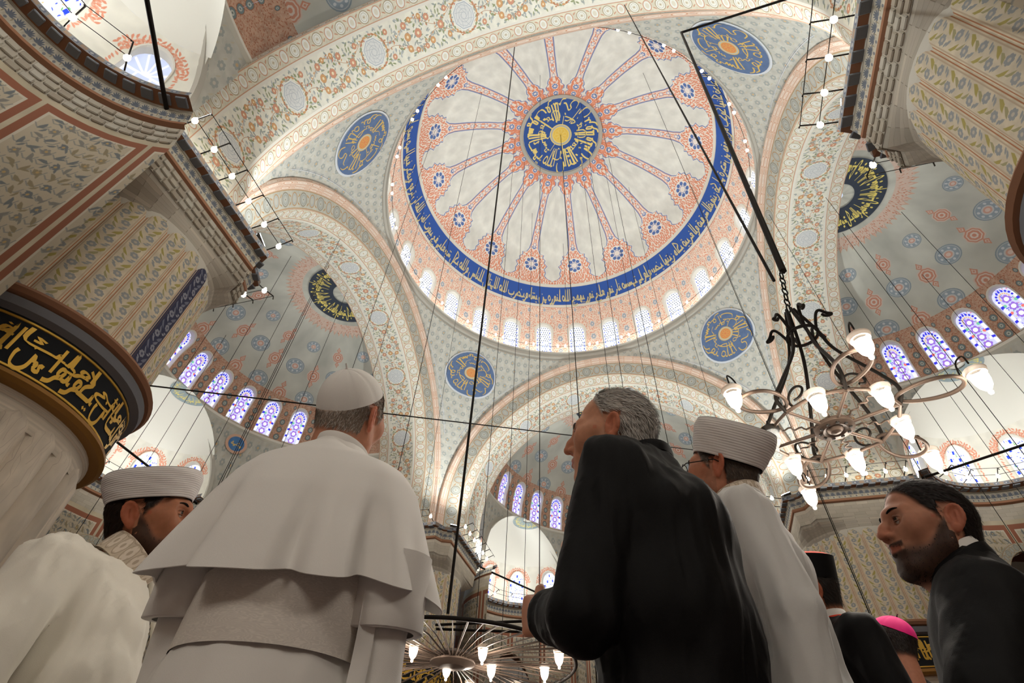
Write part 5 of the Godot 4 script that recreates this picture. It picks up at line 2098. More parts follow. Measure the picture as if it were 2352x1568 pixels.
func head(parent: Node3D, at: Vector3, B: Basis, skin: Color, hair: Color, hairline: float, beard := 0.0, strands := 0, hair_len := 0.012) -> MeshInstance3D:
	# the head in its own colours: skin, lips, hair, beard; its eyes and brows are parts
	var src := head_mesh()
	var m := Mb.new()
	m.I = src.I
	m.U = src.U
	var N := vnormals(src)
	var ns := FastNoiseLite.new()
	ns.frequency = 30.0
	ns.seed = 5
	for i in src.V.size():
		var p := src.V[i]
		var hm := hair_mask(p, hairline) if hairline < 0.2 else 0.0
		var bm := beard_mask(p) * beard
		var q := p + N[i] * (hm * (0.005 + 0.0025 * ns.get_noise_3d(p.x * 3, p.y * 1.2, p.z * 3)) + bm * 0.0025)
		m.V.append(q)
		var c := skin
		var blush := exp(-pow((p - Vector3(0, -0.03, 0.112)).length() / 0.02, 2)) * 0.35 + (0.4 if absf(p.x) > 0.08 else 0.0)
		c = c.lerp(Color(skin.r * 1.02, skin.g * 0.72, skin.b * 0.66), blush)
		if absf(p.y + 0.0655) < 0.009 and absf(p.x) < 0.024 and p.z > 0.086:
			c = c.lerp(Color(skin.r * 0.8, skin.g * 0.56, skin.b * 0.54), 0.65)
		c = c.lerp(hair, hm * 0.95)
		c = c.lerp(hair.lerp(skin, 0.12), bm * 0.82)
		c = c * (1.0 + 0.06 * ns.get_noise_3d(p.x * 2, p.y * 2, p.z * 2))
		c.a = 1.0
		m.C.append(c.srgb_to_linear())
	if not M.has("skin"):
		M.skin = plain(Color.WHITE, 0.5)
		M.skin.vertex_color_use_as_albedo = true
		M.skin.subsurf_scatter_enabled = true
		M.skin.subsurf_scatter_strength = 0.08
		M.eye = plain(Color.WHITE, 0.15)
		M.eye.vertex_color_use_as_albedo = true
	var o := obj("head", m, M.skin, parent)
	o.transform = Transform3D(B, at)
	for sx in [-1.0, 1.0]:
		var e := Mb.new().grid(18, 12, func(u: float, v: float): return Vector3(sin(u * TAU) * sin(v * PI), -cos(u * TAU) * sin(v * PI), cos(v * PI)) * 0.0118, 1, 1, true)
		for i in e.V.size():
			var z := e.V[i].z / 0.0118
			e.C.append(Color(0.01, 0.008, 0.006) if z > 0.955 else (Color(0.07, 0.035, 0.015) if z > 0.84 else Color(0.5, 0.44, 0.4)))
		var eo := obj("eye", e, M.eye, o)
		eo.position = Vector3(sx * 0.031, 0.002, 0.0795)
		for lid in [[0.0075, 0.0024], [-0.0055, 0.0015]]:
			var lp := smooth([Vector3(sx * 0.0165, 0.003, 0.083), Vector3(sx * 0.024, 0.004 + lid[0] * 0.72, 0.0895), Vector3(sx * 0.032, 0.003 + lid[0], 0.0912), Vector3(sx * 0.04, 0.002 + lid[0] * 0.72, 0.0868), Vector3(sx * 0.0465, 0.001, 0.0765)], 4)
			obj("eyelid", Mb.new().tube(lp, lid[1], 6), plain(skin.darkened(0.22), 0.5), o)
		var bp := smooth([Vector3(sx * 0.011, 0.022, 0.0955), Vector3(sx * 0.026, 0.028, 0.0945), Vector3(sx * 0.041, 0.0285, 0.087), Vector3(sx * 0.055, 0.021, 0.0735)], 4)
		var bw := []
		for i in bp.size():
			bw.append(0.0034 * (1.0 - 0.7 * float(i) / bp.size()))
		obj("eyebrow", Mb.new().tube(bp, bw, 6), plain(hair.darkened(0.25), 0.9), o)
	if strands > 0:
		hair_tufts(o, src, N, hairline, beard, hair, strands, hair_len)
	return o


func hair_tufts(o: Node3D, src: Mb, N: PackedVector3Array, hairline: float, beard: float, hair: Color, count: int, ln: float) -> void:
	# thousands of short tapered hairs that lie along the skull
	var blade := Mb.new()
	blade.quad(Vector3(-0.0007, 0, 0), Vector3(0.0007, 0, 0), Vector3(0.0006, 0.0006, 0.6), Vector3(-0.0006, 0.0006, 0.6))
	blade.tri(Vector3(-0.0006, 0.0006, 0.6), Vector3(0.0006, 0.0006, 0.6), Vector3(0, 0, 1.0))
	var mesh := blade.done()
	var mm := MultiMesh.new()
	mm.transform_format = MultiMesh.TRANSFORM_3D
	mm.use_colors = true
	mm.mesh = mesh
	var T := []
	var Cc := []
	rng.seed = 77
	var tries := 0
	while T.size() < count and tries < count * 12:
		tries += 1
		var i := rng.randi() % src.V.size()
		var p := src.V[i]
		var k := hair_mask(p, hairline) if hairline < 0.2 else 0.0
		var b := beard_mask(p) * beard
		if maxf(k, b) < 0.45 or (b > k and beard < 0.5) or rng.randf() > maxf(k, b):
			continue
		var n := N[i]
		var flow := Vector3(p.x * 2.0, -0.5, -0.8) if k >= b else Vector3(p.x, -1.0, 0.25)
		if p.y < 0.03 and k >= b:
			flow = Vector3(0, -1.0, -0.45)
		flow += Vector3(rng.randf_range(-1, 1), rng.randf_range(-1, 1), rng.randf_range(-1, 1)) * 0.35
		var d := (flow - n * flow.dot(n)).normalized()
		d = (d + n * rng.randf_range(0.12, 0.4)).normalized()
		var l := ln * rng.randf_range(0.6, 1.25) * (1.0 if k >= b else 0.45)
		var side := n.cross(d).normalized()
		T.append(Transform3D(Basis(side, d.cross(side), d * l), p + n * (0.004 * k + 0.001)))
		var c := hair * rng.randf_range(0.7, 1.25)
		if hair.get_luminance() > 0.3 and rng.randf() < 0.3:
			c = hair.lightened(0.35)
		c.a = 1.0
		Cc.append(c.srgb_to_linear())
	mm.instance_count = T.size()
	for i in T.size():
		mm.set_instance_transform(i, T[i])
		mm.set_instance_color(i, Cc[i])
	if not M.has("hair"):
		M.hair = plain(Color.WHITE, 0.5)
		M.hair.vertex_color_use_as_albedo = true
	var q := MultiMeshInstance3D.new()
	q.name = "hair"
	q.multimesh = mm
	q.material_override = M.hair
	q.set_meta("kind", "stuff")
	o.add_child(q, true)


func turban(parent: Node3D, at: Vector3, B: Basis, cloth: Material, lift := 0.035, tall := 0.1, tilt := -0.06) -> void:
	# wound white cloth in many narrow ridges over a dark cap, wider at the top
	var X := Transform3D(B * Basis(Vector3.RIGHT, tilt), at)
	var N := 15
	var m := Mb.new()
	m.grid(64, N * 6, func(u: float, v: float):
		var a := u * TAU
		var k := v * N
		var r := 0.096 + 0.026 * pow(v, 0.8) - 0.012 * pow(v, 7.0) + 0.0013 * absf(sin(k * PI)) + 0.0007 * sin(a * 7.0 + k)
		return X * Vector3(sin(a) * r * 0.93, lift + v * tall + 0.004 * sin(a * 2.0 + 1.0), cos(a) * r * 1.08 - 0.008), 1, 1, true)
	m.grid(64, 6, func(u: float, v: float):
		var a := u * TAU
		var r := 0.11 * (1.0 - v) + 0.002
		return X * Vector3(sin(a) * r * 0.93, lift + tall + 0.004 * sin(a * 2.0 + 1.0) * (1.0 - v) + 0.014 * (1.0 - pow(1.0 - v, 2.0)), cos(a) * r * 1.08 - 0.008), 1, 1, true)
	obj("turban", m, cloth, parent)
	var d := Mb.new()
	d.grid(64, 3, func(u: float, v: float):
		var a := u * TAU
		var r := 0.0965 - 0.016 * v
		return X * Vector3(sin(a) * r * 0.93, lift - 0.004 + 0.004 * sin(a * 2.0 + 1.0) + 0.012 * v * v, cos(a) * r * 1.08 - 0.008), 1, 1, true)
	obj("cap_lining", d, M.lining, parent)


func skullcap(parent: Node3D, at: Vector3, B: Basis, axis: Vector3, open: float, cloth: Material, stem: Material, grow := 0.008) -> void:
	# a close cap of eight gores with a small stalk on top
	var u0 := axis.normalized()
	var s := u0.cross(Vector3(1, 0, 0)).normalized()
	var t := s.cross(u0)
	var pt := func(a: float, e: float, g: float) -> Vector3:
		var d: Vector3 = u0 * cos(e) + (s * cos(a) + t * sin(a)) * sin(e)
		var r := 1.0 / sqrt(pow(d.x / (0.076 + g), 2) + pow(d.y / (0.09 + g), 2) + pow(d.z / (0.098 + g), 2))
		return at + B * (Vector3(0, 0.036, -0.014) + d * r)
	var m := Mb.new()
	for lay in [[grow, 0.0], [grow - 0.004, 1.0]]:
		m.grid(64, 14, func(u: float, v: float):
			var seam := 0.0016 * pow(absf(cos(u * TAU * 4.0)), 14.0)
			return pt.call(u * TAU, open * v + 0.012 * sin(u * TAU * 3.0 + 0.6) * v * v, lay[0] - seam), 1, 1, true)
	m.grid(64, 1, func(u: float, v: float): return pt.call(u * TAU, open + 0.012 * sin(u * TAU * 3.0 + 0.6), grow - 0.004 * v), 1, 1, true)
	obj("skullcap", m, cloth, parent)
	var k0: Vector3 = pt.call(0.0, 0.0, grow)
	var k1: Vector3 = pt.call(0.0, 0.0, grow + 0.016)
	obj("cap_stalk", Mb.new().tube(PackedVector3Array([k0, k0.lerp(k1, 0.5), k1]), [0.004, 0.0025, 0.002], 8), stem, parent)


func hand(parent: Node3D, wrist: Vector3, d: Vector3, palm: Vector3, left: bool, skin: Material, curl := 0.5) -> void:
	# a hand with palm, thumb and four curled fingers; d runs from the wrist, palm faces the palm side
	d = d.normalized()
	palm = (palm - d * palm.dot(d)).normalized()
	var side := d.cross(palm) * (1.0 if left else -1.0)
	var s := Sdf.new(wrist - Vector3(0.17, 0.17, 0.17), wrist + Vector3(0.17, 0.17, 0.17), 0.0042)
	s.cap(wrist - d * 0.03, wrist + d * 0.02, 0.026, 0.025, 0.01, palm, 0.75)
	for i in 4:
		var q := (i - 1.5) * 0.0195
		var base := wrist + d * (0.088 - absf(i - 1.2) * 0.005) + side * q
		s.cap(wrist + d * 0.02 + side * q * 0.6, base, 0.016, 0.0115, 0.012, palm, 0.95)
		var ln: float = [0.042, 0.047, 0.044, 0.034][i]
		var p := base
		var a := 0.2 + curl * 0.5
		for j in 3:
			var t := d * cos(a) + palm * sin(a) + side * (i - 1.5) * 0.04
			var e: Vector3 = p + t * ln * [1.0, 0.66, 0.5][j]
			s.cap(p, e, 0.0095 - j * 0.0008, 0.0088 - j * 0.0008, 0.003)
			p = e
			a += curl * 0.9
	var th := wrist + d * 0.03 - side * 0.026
	var t1 := th + (d * 0.65 - side * 0.6 + palm * 0.4).normalized() * 0.042
	var t2 := t1 + (d * 0.85 - side * 0.15 + palm * 0.5).normalized() * 0.03
	s.cap(wrist + d * 0.012 - side * 0.012, th, 0.016, 0.013, 0.012)
	s.cap(th, t1, 0.0125, 0.0105, 0.006)
	s.cap(t1, t2, 0.0105, 0.0085, 0.004)
	obj("hand", s.mesh(Mb.new()), skin, parent)


func cloth(c: Color, rough := 0.85, sheen := 0.4) -> StandardMaterial3D:
	var m := plain(c, rough)
	m.rim_enabled = true
	m.rim = sheen
	m.rim_tint = 0.6
	if not M.has("weave"):
		var n := NoiseTexture2D.new()
		n.width = 256
		n.height = 256
		n.seamless = true
		n.as_normal_map = true
		n.bump_strength = 3.0
		var f := FastNoiseLite.new()
		f.frequency = 0.25
		n.noise = f
		M.weave = n
	m.normal_enabled = true
	m.normal_texture = M.weave
	m.normal_scale = 0.25
	m.uv1_triplanar = true
	m.uv1_scale = Vector3(9, 9, 9)
	return m


var fold_noise: FastNoiseLite


func crease(p: Vector3, fx: float, fy: float, seed_ := 0.0) -> float:
	# soft ridges that run mostly up and down
	if fold_noise == null:
		fold_noise = FastNoiseLite.new()
		fold_noise.frequency = 1.0
		fold_noise.fractal_octaves = 2
	return fold_noise.get_noise_3d(p.x * fx + seed_, p.y * fy, p.z * fx) * 1.6


func suit_body(o: Node3D, pts: Dictionary, cell: float, amp: float, mat: Material, lo: Vector3, hi: Vector3, skirt := false, seed_ := 0.0) -> MeshInstance3D:
	# torso, arms and legs (or a robe's skirt) as one skin
	var s := Sdf.new(lo, hi, cell)
	var sd: Vector3 = pts.side
	s.cap(pts.chest, pts.belly, pts.get("rc", 0.13), pts.get("rb", 0.135), 0.06, sd, pts.get("fl", 1.3))
	s.cap(pts.belly, pts.pelvis, pts.get("rb", 0.135), pts.get("rs", 0.14), 0.05, sd, pts.get("fl", 1.25))
	s.cap(pts.neck, pts.chest, 0.055, 0.1, 0.06)
	for e in ["l", "r"]:
		s.cap(pts["s" + e], pts.neck - Vector3(0, 0.03, 0), 0.066, 0.05, 0.07)
		s.cap((pts["s" + e] as Vector3).lerp(pts.chest, 0.25), pts.chest, 0.062, 0.1, 0.05)
	for e in ["l", "r"]:
		s.cap(pts["s" + e], pts["e" + e], pts.get("ra", 0.066), pts.get("ra", 0.066) * 0.85, pts.get("ka", 0.02))
		s.cap(pts["e" + e], pts["w" + e], pts.get("ra", 0.066) * 0.85, pts.get("rw", 0.046), pts.get("ka", 0.014))
	if skirt:
		s.cap(pts.pelvis, pts.foot, pts.get("rs", 0.16), 0.2, 0.06, sd, minf(pts.get("fl", 1.15), 1.15))
	else:
		for e in [-1.0, 1.0]:
			var hip: Vector3 = pts.pelvis + sd * 0.09 * e
			var foot: Vector3 = pts.foot + sd * 0.12 * e
			var knee := hip.lerp(foot, 0.5)
			s.cap(hip, knee, 0.1, 0.075, 0.04)
			s.cap(knee, foot + Vector3(0, 0.08, 0), 0.075, 0.06, 0.02)
	var m := s.mesh(Mb.new())
	folds(m, amp, func(p: Vector3): return crease(p, pts.get("fx", 11.0), pts.get("fy", 2.6), seed_) + 0.4 * crease(p, pts.get("fx", 11.0) * 2.1, pts.get("fy", 2.6) * 2.4, seed_ + 4.0))
	return obj("clothed_body", m, mat, o)


func shoes(o: Node3D, foot: Vector3, sd: Vector3, fw: Vector3) -> void:
	for e in [-1.0, 1.0]:
		var s := Sdf.new(foot + sd * 0.12 * e - Vector3(0.22, 0.02, 0.22), foot + sd * 0.12 * e + Vector3(0.22, 0.16, 0.22), 0.012)
		var c: Vector3 = foot + sd * 0.12 * e
		s.cap(c + Vector3(0, 0.05, 0) - fw * 0.05, c + Vector3(0, 0.04, 0) + fw * 0.15, 0.045, 0.035, 0.02, Vector3.UP, 0.8)
		s.cap(c + Vector3(0, 0.06, 0) - fw * 0.04, c + Vector3(0, 0.11, 0) - fw * 0.04, 0.042, 0.045, 0.02)
		obj("shoe", s.mesh(Mb.new()), M.leather, o)


func collar_ring(o: Node3D, called: String, c: Vector3, up: Vector3, rx: float, rz: float, hgt: float, mat: Material, fw: Vector3, lean := 0.012, gap := 0.0) -> void:
	# a standing collar: a band round the neck with thickness, open in front by gap
	up = up.normalized()
	var lf := up.cross(fw).normalized()
	var ff := lf.cross(up)
	var m := Mb.new()
	var pr := [[0.0, 0.0], [0.004, hgt * 0.5], [lean * 0.5, hgt], [lean * 0.5 - 0.003, hgt + 0.002], [lean * 0.5 - 0.007, hgt], [-0.004, hgt * 0.5], [-0.006, 0.0]]
	m.grid(40, 6, func(u: float, v: float):
		var a := PI + (u - 0.5) * (TAU - gap)
		var q: Array = pr[roundi(v * 6)]
		return c + ff * cos(a) * (rz + q[0]) + lf * sin(a) * (rx + q[0]) + up * q[1], 1, 1, gap == 0.0)
	obj(called, m, mat, o)


func build_caped_man() -> void:
	# seen from behind: white skullcap, white shoulder cape, broad moire sash
	var o := thing("person", "man in white cassock, shoulder cape, broad sash and white skullcap, seen from behind looking up", "person")
	var at := W(-0.441, 1.565, 1.211)
	var B := frame(0.36, 0.36, -0.25)
	cap_axis = Vector3(0, 0.8, -0.6).normalized()
	cap_open = 1.42
	head(o, at, B, c8(196, 140, 114), c8(150, 138, 126), -0.005, 0.0, 2600, 0.011)
	cap_open = -1.0
	skullcap(o, at, B, Vector3(0, 0.8, -0.6), 1.45, M.white_cloth, M.white_cloth)
	var cx := -0.44
	var cz := 1.2
	# cassock body: torso, sleeves, skirt
	var pts := {"side": R0, "chest": W(cx, 1.26, cz), "belly": W(cx, 1.05, cz - 0.01), "pelvis": W(cx - 0.005, 0.88, cz), "neck": W(cx + 0.005, 1.42, cz), "foot": W(cx, 0.06, cz + 0.02), "rc": 0.105, "rb": 0.112, "rs": 0.148, "ra": 0.058, "rw": 0.056,
		"sl": W(cx - 0.15, 1.28, cz + 0.01), "el": W(cx - 0.2, 1.04, cz - 0.005), "wl": W(cx - 0.19, 0.8, cz + 0.04), "sr": W(cx + 0.15, 1.28, cz), "er": W(cx + 0.215, 1.03, cz - 0.03), "wr": W(cx + 0.215, 0.79, cz)}
	suit_body(o, pts, 0.0145, 0.004, M.white_cloth, W(cx, 0.0, cz) - Vector3(0.45, 0.02, 0.42), W(cx, 1.5, cz) + Vector3(0.45, 0.0, 0.42), true, 3.0)
	hand(o, pts.wl + Vector3(0, -0.03, 0), Vector3(0, -1, 0), R0, true, M.hand_skin)
	hand(o, pts.wr + Vector3(0, -0.03, 0), Vector3(0, -1, 0), -R0, false, M.hand_skin)
	for e in [["er", "wr"], ["el", "wl"]]:
		# turned-back cuffs
		var a: Vector3 = pts[e[0]]
		var b: Vector3 = pts[e[1]]
		obj("cuff", Mb.new().tube(PackedVector3Array([a.lerp(b, 0.56), a.lerp(b, 0.58), a.lerp(b, 0.9), a.lerp(b, 0.91)]), [0.056, 0.067, 0.064, 0.05], 24, false), M.white_cloth, o)
		obj("short_sleeve", Mb.new().tube(PackedVector3Array([a.lerp(b, -0.5), a.lerp(b, -0.1), a.lerp(b, 0.1), a.lerp(b, 0.105)]), [0.078, 0.076, 0.079, 0.06], 24, false), M.white_cloth, o)
	# sash
	var sash := Mb.new().grid(56, 8, func(u: float, v: float):
		var a := u * TAU
		var w := 1.0 + 0.015 * sin(a * 3.0)
		var top := 1.088 + 0.008 * sin(a + 1.0)
		return W(cx + cos(a) * lerpf(0.182, 0.188, v) * w, lerpf(top, 0.94, v), cz - 0.008 + sin(a) * (lerpf(0.15, 0.152, v) + 0.004 * sin(v * PI))), 3.0, 1.0, true)
	obj("sash", sash, M.moire, o)
	var tail := Mb.new()
	for q in [0.0, 0.006]:
		tail.grid(6, 20, func(u: float, v: float):
			return W(cx + 0.176 + u * 0.03 + 0.004 * sin(v * 7.0), lerpf(1.06, 0.45, v), cz - 0.095 + u * 0.02 - q + 0.004 * sin(v * 9.0 + u * 3.0)), 0.4, 2.0)
	obj("sash_tail", tail, M.white_cloth, o)
	# cape: shoulders, then soft folds down to the hem; doubled for thickness
	var cape := Mb.new()
	# where the cloth folds in towards the body (degrees round it, back at -90), how wide and how deep
	var ins := [[-123.0, 7.0, 1.1], [-79.0, 5.0, 0.75], [-51.0, 7.0, 0.95], [-20.0, 9.0, 0.4], [-152.0, 10.0, 0.35], [22.0, 9.0, 0.8], [58.0, 8.0, 0.7], [95.0, 8.0, 0.8], [130.0, 9.0, 0.7], [163.0, 8.0, 0.6]]
	var hemf := func(a: float) -> float:
		var s := 0.3
		for q in ins:
			s -= 1.35 * q[2] * exp(-pow(rad_to_deg(angle_difference(a, deg_to_rad(q[0]))) / q[1], 2))
		return s + 0.18 * sin(a * 5.0 + 1.0)
	var cp := func(u: float, t: float, off: float) -> Vector3:
		var a := u * TAU
		var ca := cos(a)
		var sa := sin(a)
		var sq := pow(pow(absf(ca), 2.5) + pow(absf(sa), 2.5), -1.0 / 2.5)
		var prof := [[0.0, 0.068, 0.066, 1.446], [0.1, 0.084, 0.078, 1.43], [0.24, 0.125, 0.1, 1.406], [0.4, 0.198, 0.135, 1.362], [0.52, 0.232, 0.158, 1.314], [0.66, 0.256, 0.182, 1.25], [0.82, 0.284, 0.2, 1.165], [1.0, 0.314, 0.212, 1.075]]
		var i := 0
		while i < 6 and t > prof[i + 1][0]:
			i += 1
		var k: float = (t - prof[i][0]) / (prof[i + 1][0] - prof[i][0])
		k = clampf(k, 0.0, 1.0)
		var rx := lerpf(prof[i][1], prof[i + 1][1], k) - off
		var rz := lerpf(prof[i][2], prof[i + 1][2], k) - off
		var y := lerpf(prof[i][3], prof[i + 1][3], k)
		var mixk := smoothstep(0.2, 0.5, t)
		var w := lerpf(1.0, sq, mixk * 0.55)
		var g: float = smoothstep(0.42, 1.0, t)
		var fo: float = hemf.call(a) * (0.04 * g * g + 0.008 * g)
		# the left arm lifts the cape away from the body
		var pull := exp(-pow(angle_difference(a, PI + 0.12) / 0.55, 2)) * g * -0.05
		y += g * g * (-0.026 * hemf.call(a) - 0.03 * maxf(0.0, -sa)) - 0.035 * maxf(0.0, ca) * (1.0 - smoothstep(0.0, 0.5, t))
		return W(cx + ca * (rx * w * (1.0 - 0.045 * maxf(0.0, -ca) * mixk) + fo + pull) - 0.012 * g, y, cz + sa * (rz * w + fo * 1.1))
	cape.grid(180, 44, func(u: float, v: float): return cp.call(u, v, 0.0), 3.0, 1.0, true)
	cape.grid(180, 14, func(u: float, v: float): return cp.call(u, 1.0 - 0.45 * v, 0.0035), 3.0, 1.0, true)
	cape.grid(180, 1, func(u: float, v: float): return cp.call(u, 1.0, 0.0035 * v), 3.0, 1.0, true)
	obj("shoulder_cape", cape, M.white_cloth, o)
	collar_ring(o, "collar", W(cx + 0.004, 1.428, cz), Vector3(0, 1, 0) + R0 * 0.22 + F0 * 0.1, 0.069, 0.068, 0.022, M.white_cloth, F0)


func build_imam_left() -> void:
	var o := thing("person", "man in white robe and ridged white turban with dark stubble, leaning in at far left", "person")
	var at := W(-0.978, 1.338, 1.43)
	var B := frame(1.5, 0.2, -0.24)
	head(o, at, B, c8(168, 112, 84), c8(30, 22, 18), 0.0, 1.0, 2600, 0.012)
	turban(o, at, B, M.turban_cloth, 0.042, 0.08, -0.05)
	var fw := R0 * 0.8 + F0 * 0.6
	var sd := Vector3.UP.cross(fw)
	var n := W(-0.985, 1.168, 1.42)
	var ch := W(-0.975, 1.045, 1.42)
	var pts := {"side": sd, "chest": ch, "belly": W(-0.935, 0.92, 1.42), "pelvis": W(-0.92, 0.75, 1.42), "neck": n, "foot": W(-0.93, 0.05, 1.4), "rc": 0.11, "rb": 0.118, "rs": 0.145, "ra": 0.074, "rw": 0.068, "ka": 0.008, "fx": 15.0, "fy": 1.7, "fl": 1.08,
		"sl": ch + sd * 0.2 + Vector3(0, 0.09, 0), "el": ch + sd * 0.26 - Vector3(0, 0.18, 0), "wl": ch + sd * 0.2 - Vector3(0, 0.36, 0) + fw * 0.14,
		"sr": W(-1.035, 1.14, 1.27), "er": W(-0.995, 0.9, 1.185), "wr": W(-0.945, 0.7, 1.19)}
	suit_body(o, pts, 0.0125, 0.007, M.cream_cloth, W(-1.08, 0, 1.36) - Vector3(0.5, 0.02, 0.5), W(-1.08, 1.32, 1.36) + Vector3(0.5, 0, 0.5), true, 9.0)
	hand(o, pts.wr + Vector3(0, -0.03, 0), Vector3(0.2, -1, 0), -sd, false, M.hand_skin)
	hand(o, pts.wl + Vector3(0, -0.03, 0), Vector3(0.2, -1, 0), -sd, true, M.hand_skin)
	collar_ring(o, "brocade_collar", W(-0.995, 1.185, 1.418), Vector3(0, 1, 0) + fw * 0.7, 0.074, 0.08, 0.06, M.brocade, fw, 0.012, 0.35)
	# piping down the front edge
	var pp := []
	for q in [[-0.915, 1.185, 1.465], [-0.865, 1.08, 1.495], [-0.828, 0.957, 1.5], [-0.805, 0.75, 1.5], [-0.79, 0.4, 1.5], [-0.79, 0.15, 1.5]]:
		pp.append(W(q[0], q[1], q[2]))
	obj("front_piping", Mb.new().tube(smooth(pp, 5), 0.004, 6), M.lining, o)
	obj("front_edge", Mb.new().tube(smooth(pp.map(func(q): return q + sd * -0.012), 5), 0.008, 8), M.cream_cloth, o)


func build_grey_man() -> void:
	var o := thing("person", "grey-haired man in a black suit, largest dark figure, face turned left", "person")
	var at := W(0.271, 1.478, 1.121)
	var B := frame(-1.213, 0.12, 0.22)
	head(o, at, B, c8(196, 142, 114), c8(178, 174, 168), 0.034, 0.12, 4200, 0.022)
	var fw := -R0 * 0.78 + F0 * 0.62
	var sd := Vector3.UP.cross(fw)     # his left
	var n := W(0.335, 1.37, 1.1)
	var pts := {"side": sd, "chest": W(0.35, 1.2, 1.08), "belly": W(0.348, 1.02, 1.1), "pelvis": W(0.345, 0.86, 1.12), "neck": n, "foot": W(0.36, 0.04, 1.16), "rc": 0.136, "rb": 0.136, "ra": 0.07, "rw": 0.05,
		"sl": W(0.234, 1.308, 0.995), "el": W(0.147, 0.985, 0.975), "wl": W(0.115, 1.04, 1.13), "sr": W(0.43, 1.26, 1.15), "er": W(0.45, 1.0, 1.23), "wr": W(0.27, 1.06, 1.25)}
	suit_body(o, pts, 0.0125, 0.0075, M.black_cloth, W(0.35, 0, 1.1) - Vector3(0.5, 0.02, 0.5), W(0.35, 1.48, 1.1) + Vector3(0.5, 0, 0.5), false, 17.0)
	hand(o, pts.wl + (-R0 * 0.02 + F0 * 0.02), -R0 * 0.25 + F0 * 0.6 + Vector3(0, 0.25, 0), R0, true, M.hand_skin, 0.7)
	hand(o, pts.wr, -R0 * 0.8 - F0 * 0.2, Vector3(0, 1, 0), false, M.hand_skin, 0.7)
	collar_ring(o, "jacket_collar", n + Vector3(0, 0.0, 0), Vector3(0, 1, 0) + fw * 0.28, 0.074, 0.076, 0.026, M.black_cloth, fw, 0.012, 0.5)
	collar_ring(o, "shirt_collar", n + Vector3(0, -0.012, 0) + fw * 0.006, Vector3(0, 1, 0) + fw * 0.28, 0.066, 0.068, 0.034, M.white_cloth, fw)
	# cuff buttons
	for i in 3:
		var c: Vector3 = pts.wl.lerp(pts.el, 0.14 + i * 0.12) - F0 * 0.052 - R0 * 0.03
		obj("cuff_button", Mb.new().tube(PackedVector3Array([c, c - R0 * 0.007 - F0 * 0.004]), 0.007, 10), M.button, o)
	shoes(o, pts.foot, sd, fw)


func build_imam_right() -> void:
	var o := thing("person", "man in grey robe, ridged white turban and thin glasses, right of the grey-haired man", "person")
	var at := W(0.676, 1.592, 1.42)
	var B := frame(-0.937, 0.25, 0.2)
	head(o, at, B, c8(186, 128, 102), c8(74, 66, 60), 0.0, 0.25, 2000, 0.012)
	turban(o, at, B, M.turban_cloth, 0.03, 0.112, -0.3)
	# glasses: two round lenses, bridge and temples
	var fr := Mb.new()
	for sx in [-1.0, 1.0]:
		var ring := PackedVector3Array()
		for i in 20:
			ring.append(at + B * Vector3(sx * 0.033 + cos(TAU * i / 20) * 0.023, 0.002 + sin(TAU * i / 20) * 0.017, 0.108 - absf(cos(TAU * i / 20)) * 0.003))
		fr.tube(ring, 0.0013, 5, false, true)
		fr.tube(PackedVector3Array([at + B * Vector3(sx * 0.056, 0.006, 0.104), at + B * Vector3(sx * 0.074, 0.01, 0.085), at + B * Vector3(sx * 0.084, 0.014, -0.004), at + B * Vector3(sx * 0.084, 0.0, -0.03)]), 0.0017, 5)
	fr.tube(PackedVector3Array([at + B * Vector3(-0.01, 0.006, 0.108), at + B * Vector3(0, 0.009, 0.11), at + B * Vector3(0.01, 0.006, 0.108)]), 0.0013, 5)
	obj("glasses", fr, M.iron, o)
	var fw := -R0 * 0.6 + F0 * 0.8
	var sd := Vector3.UP.cross(fw)
	var n := W(0.705, 1.472, 1.41)
	var pts := {"side": sd, "chest": W(0.69, 1.28, 1.41), "belly": W(0.68, 1.1, 1.42), "pelvis": W(0.68, 0.9, 1.43), "neck": n, "foot": W(0.72, 0.05, 1.45), "rc": 0.122, "rb": 0.122, "ra": 0.072, "rw": 0.06, "ka": 0.01, "fx": 15.0, "fy": 1.6, "fl": 1.2,
		"sl": W(0.645, 1.385, 1.29), "el": W(0.665, 1.12, 1.25), "wl": W(0.65, 0.9, 1.27), "sr": W(0.785, 1.37, 1.52), "er": W(0.81, 1.12, 1.56), "wr": W(0.8, 0.88, 1.56)}
	suit_body(o, pts, 0.0145, 0.008, M.grey_cloth, W(0.73, 0, 1.42) - Vector3(0.5, 0.02, 0.5), W(0.73, 1.56, 1.42) + Vector3(0.5, 0, 0.5), true, 31.0)
	hand(o, pts.wl + Vector3(0, -0.03, 0), Vector3(0, -1, 0), -sd, true, M.hand_skin)
	hand(o, pts.wr + Vector3(0, -0.03, 0), Vector3(0, -1, 0), sd, false, M.hand_skin)
	collar_ring(o, "standing_collar", n + Vector3(0, -0.008, 0), Vector3(0, 1, 0) + fw * 0.25, 0.071, 0.072, 0.04, M.brocade, fw, 0.012, 0.3)


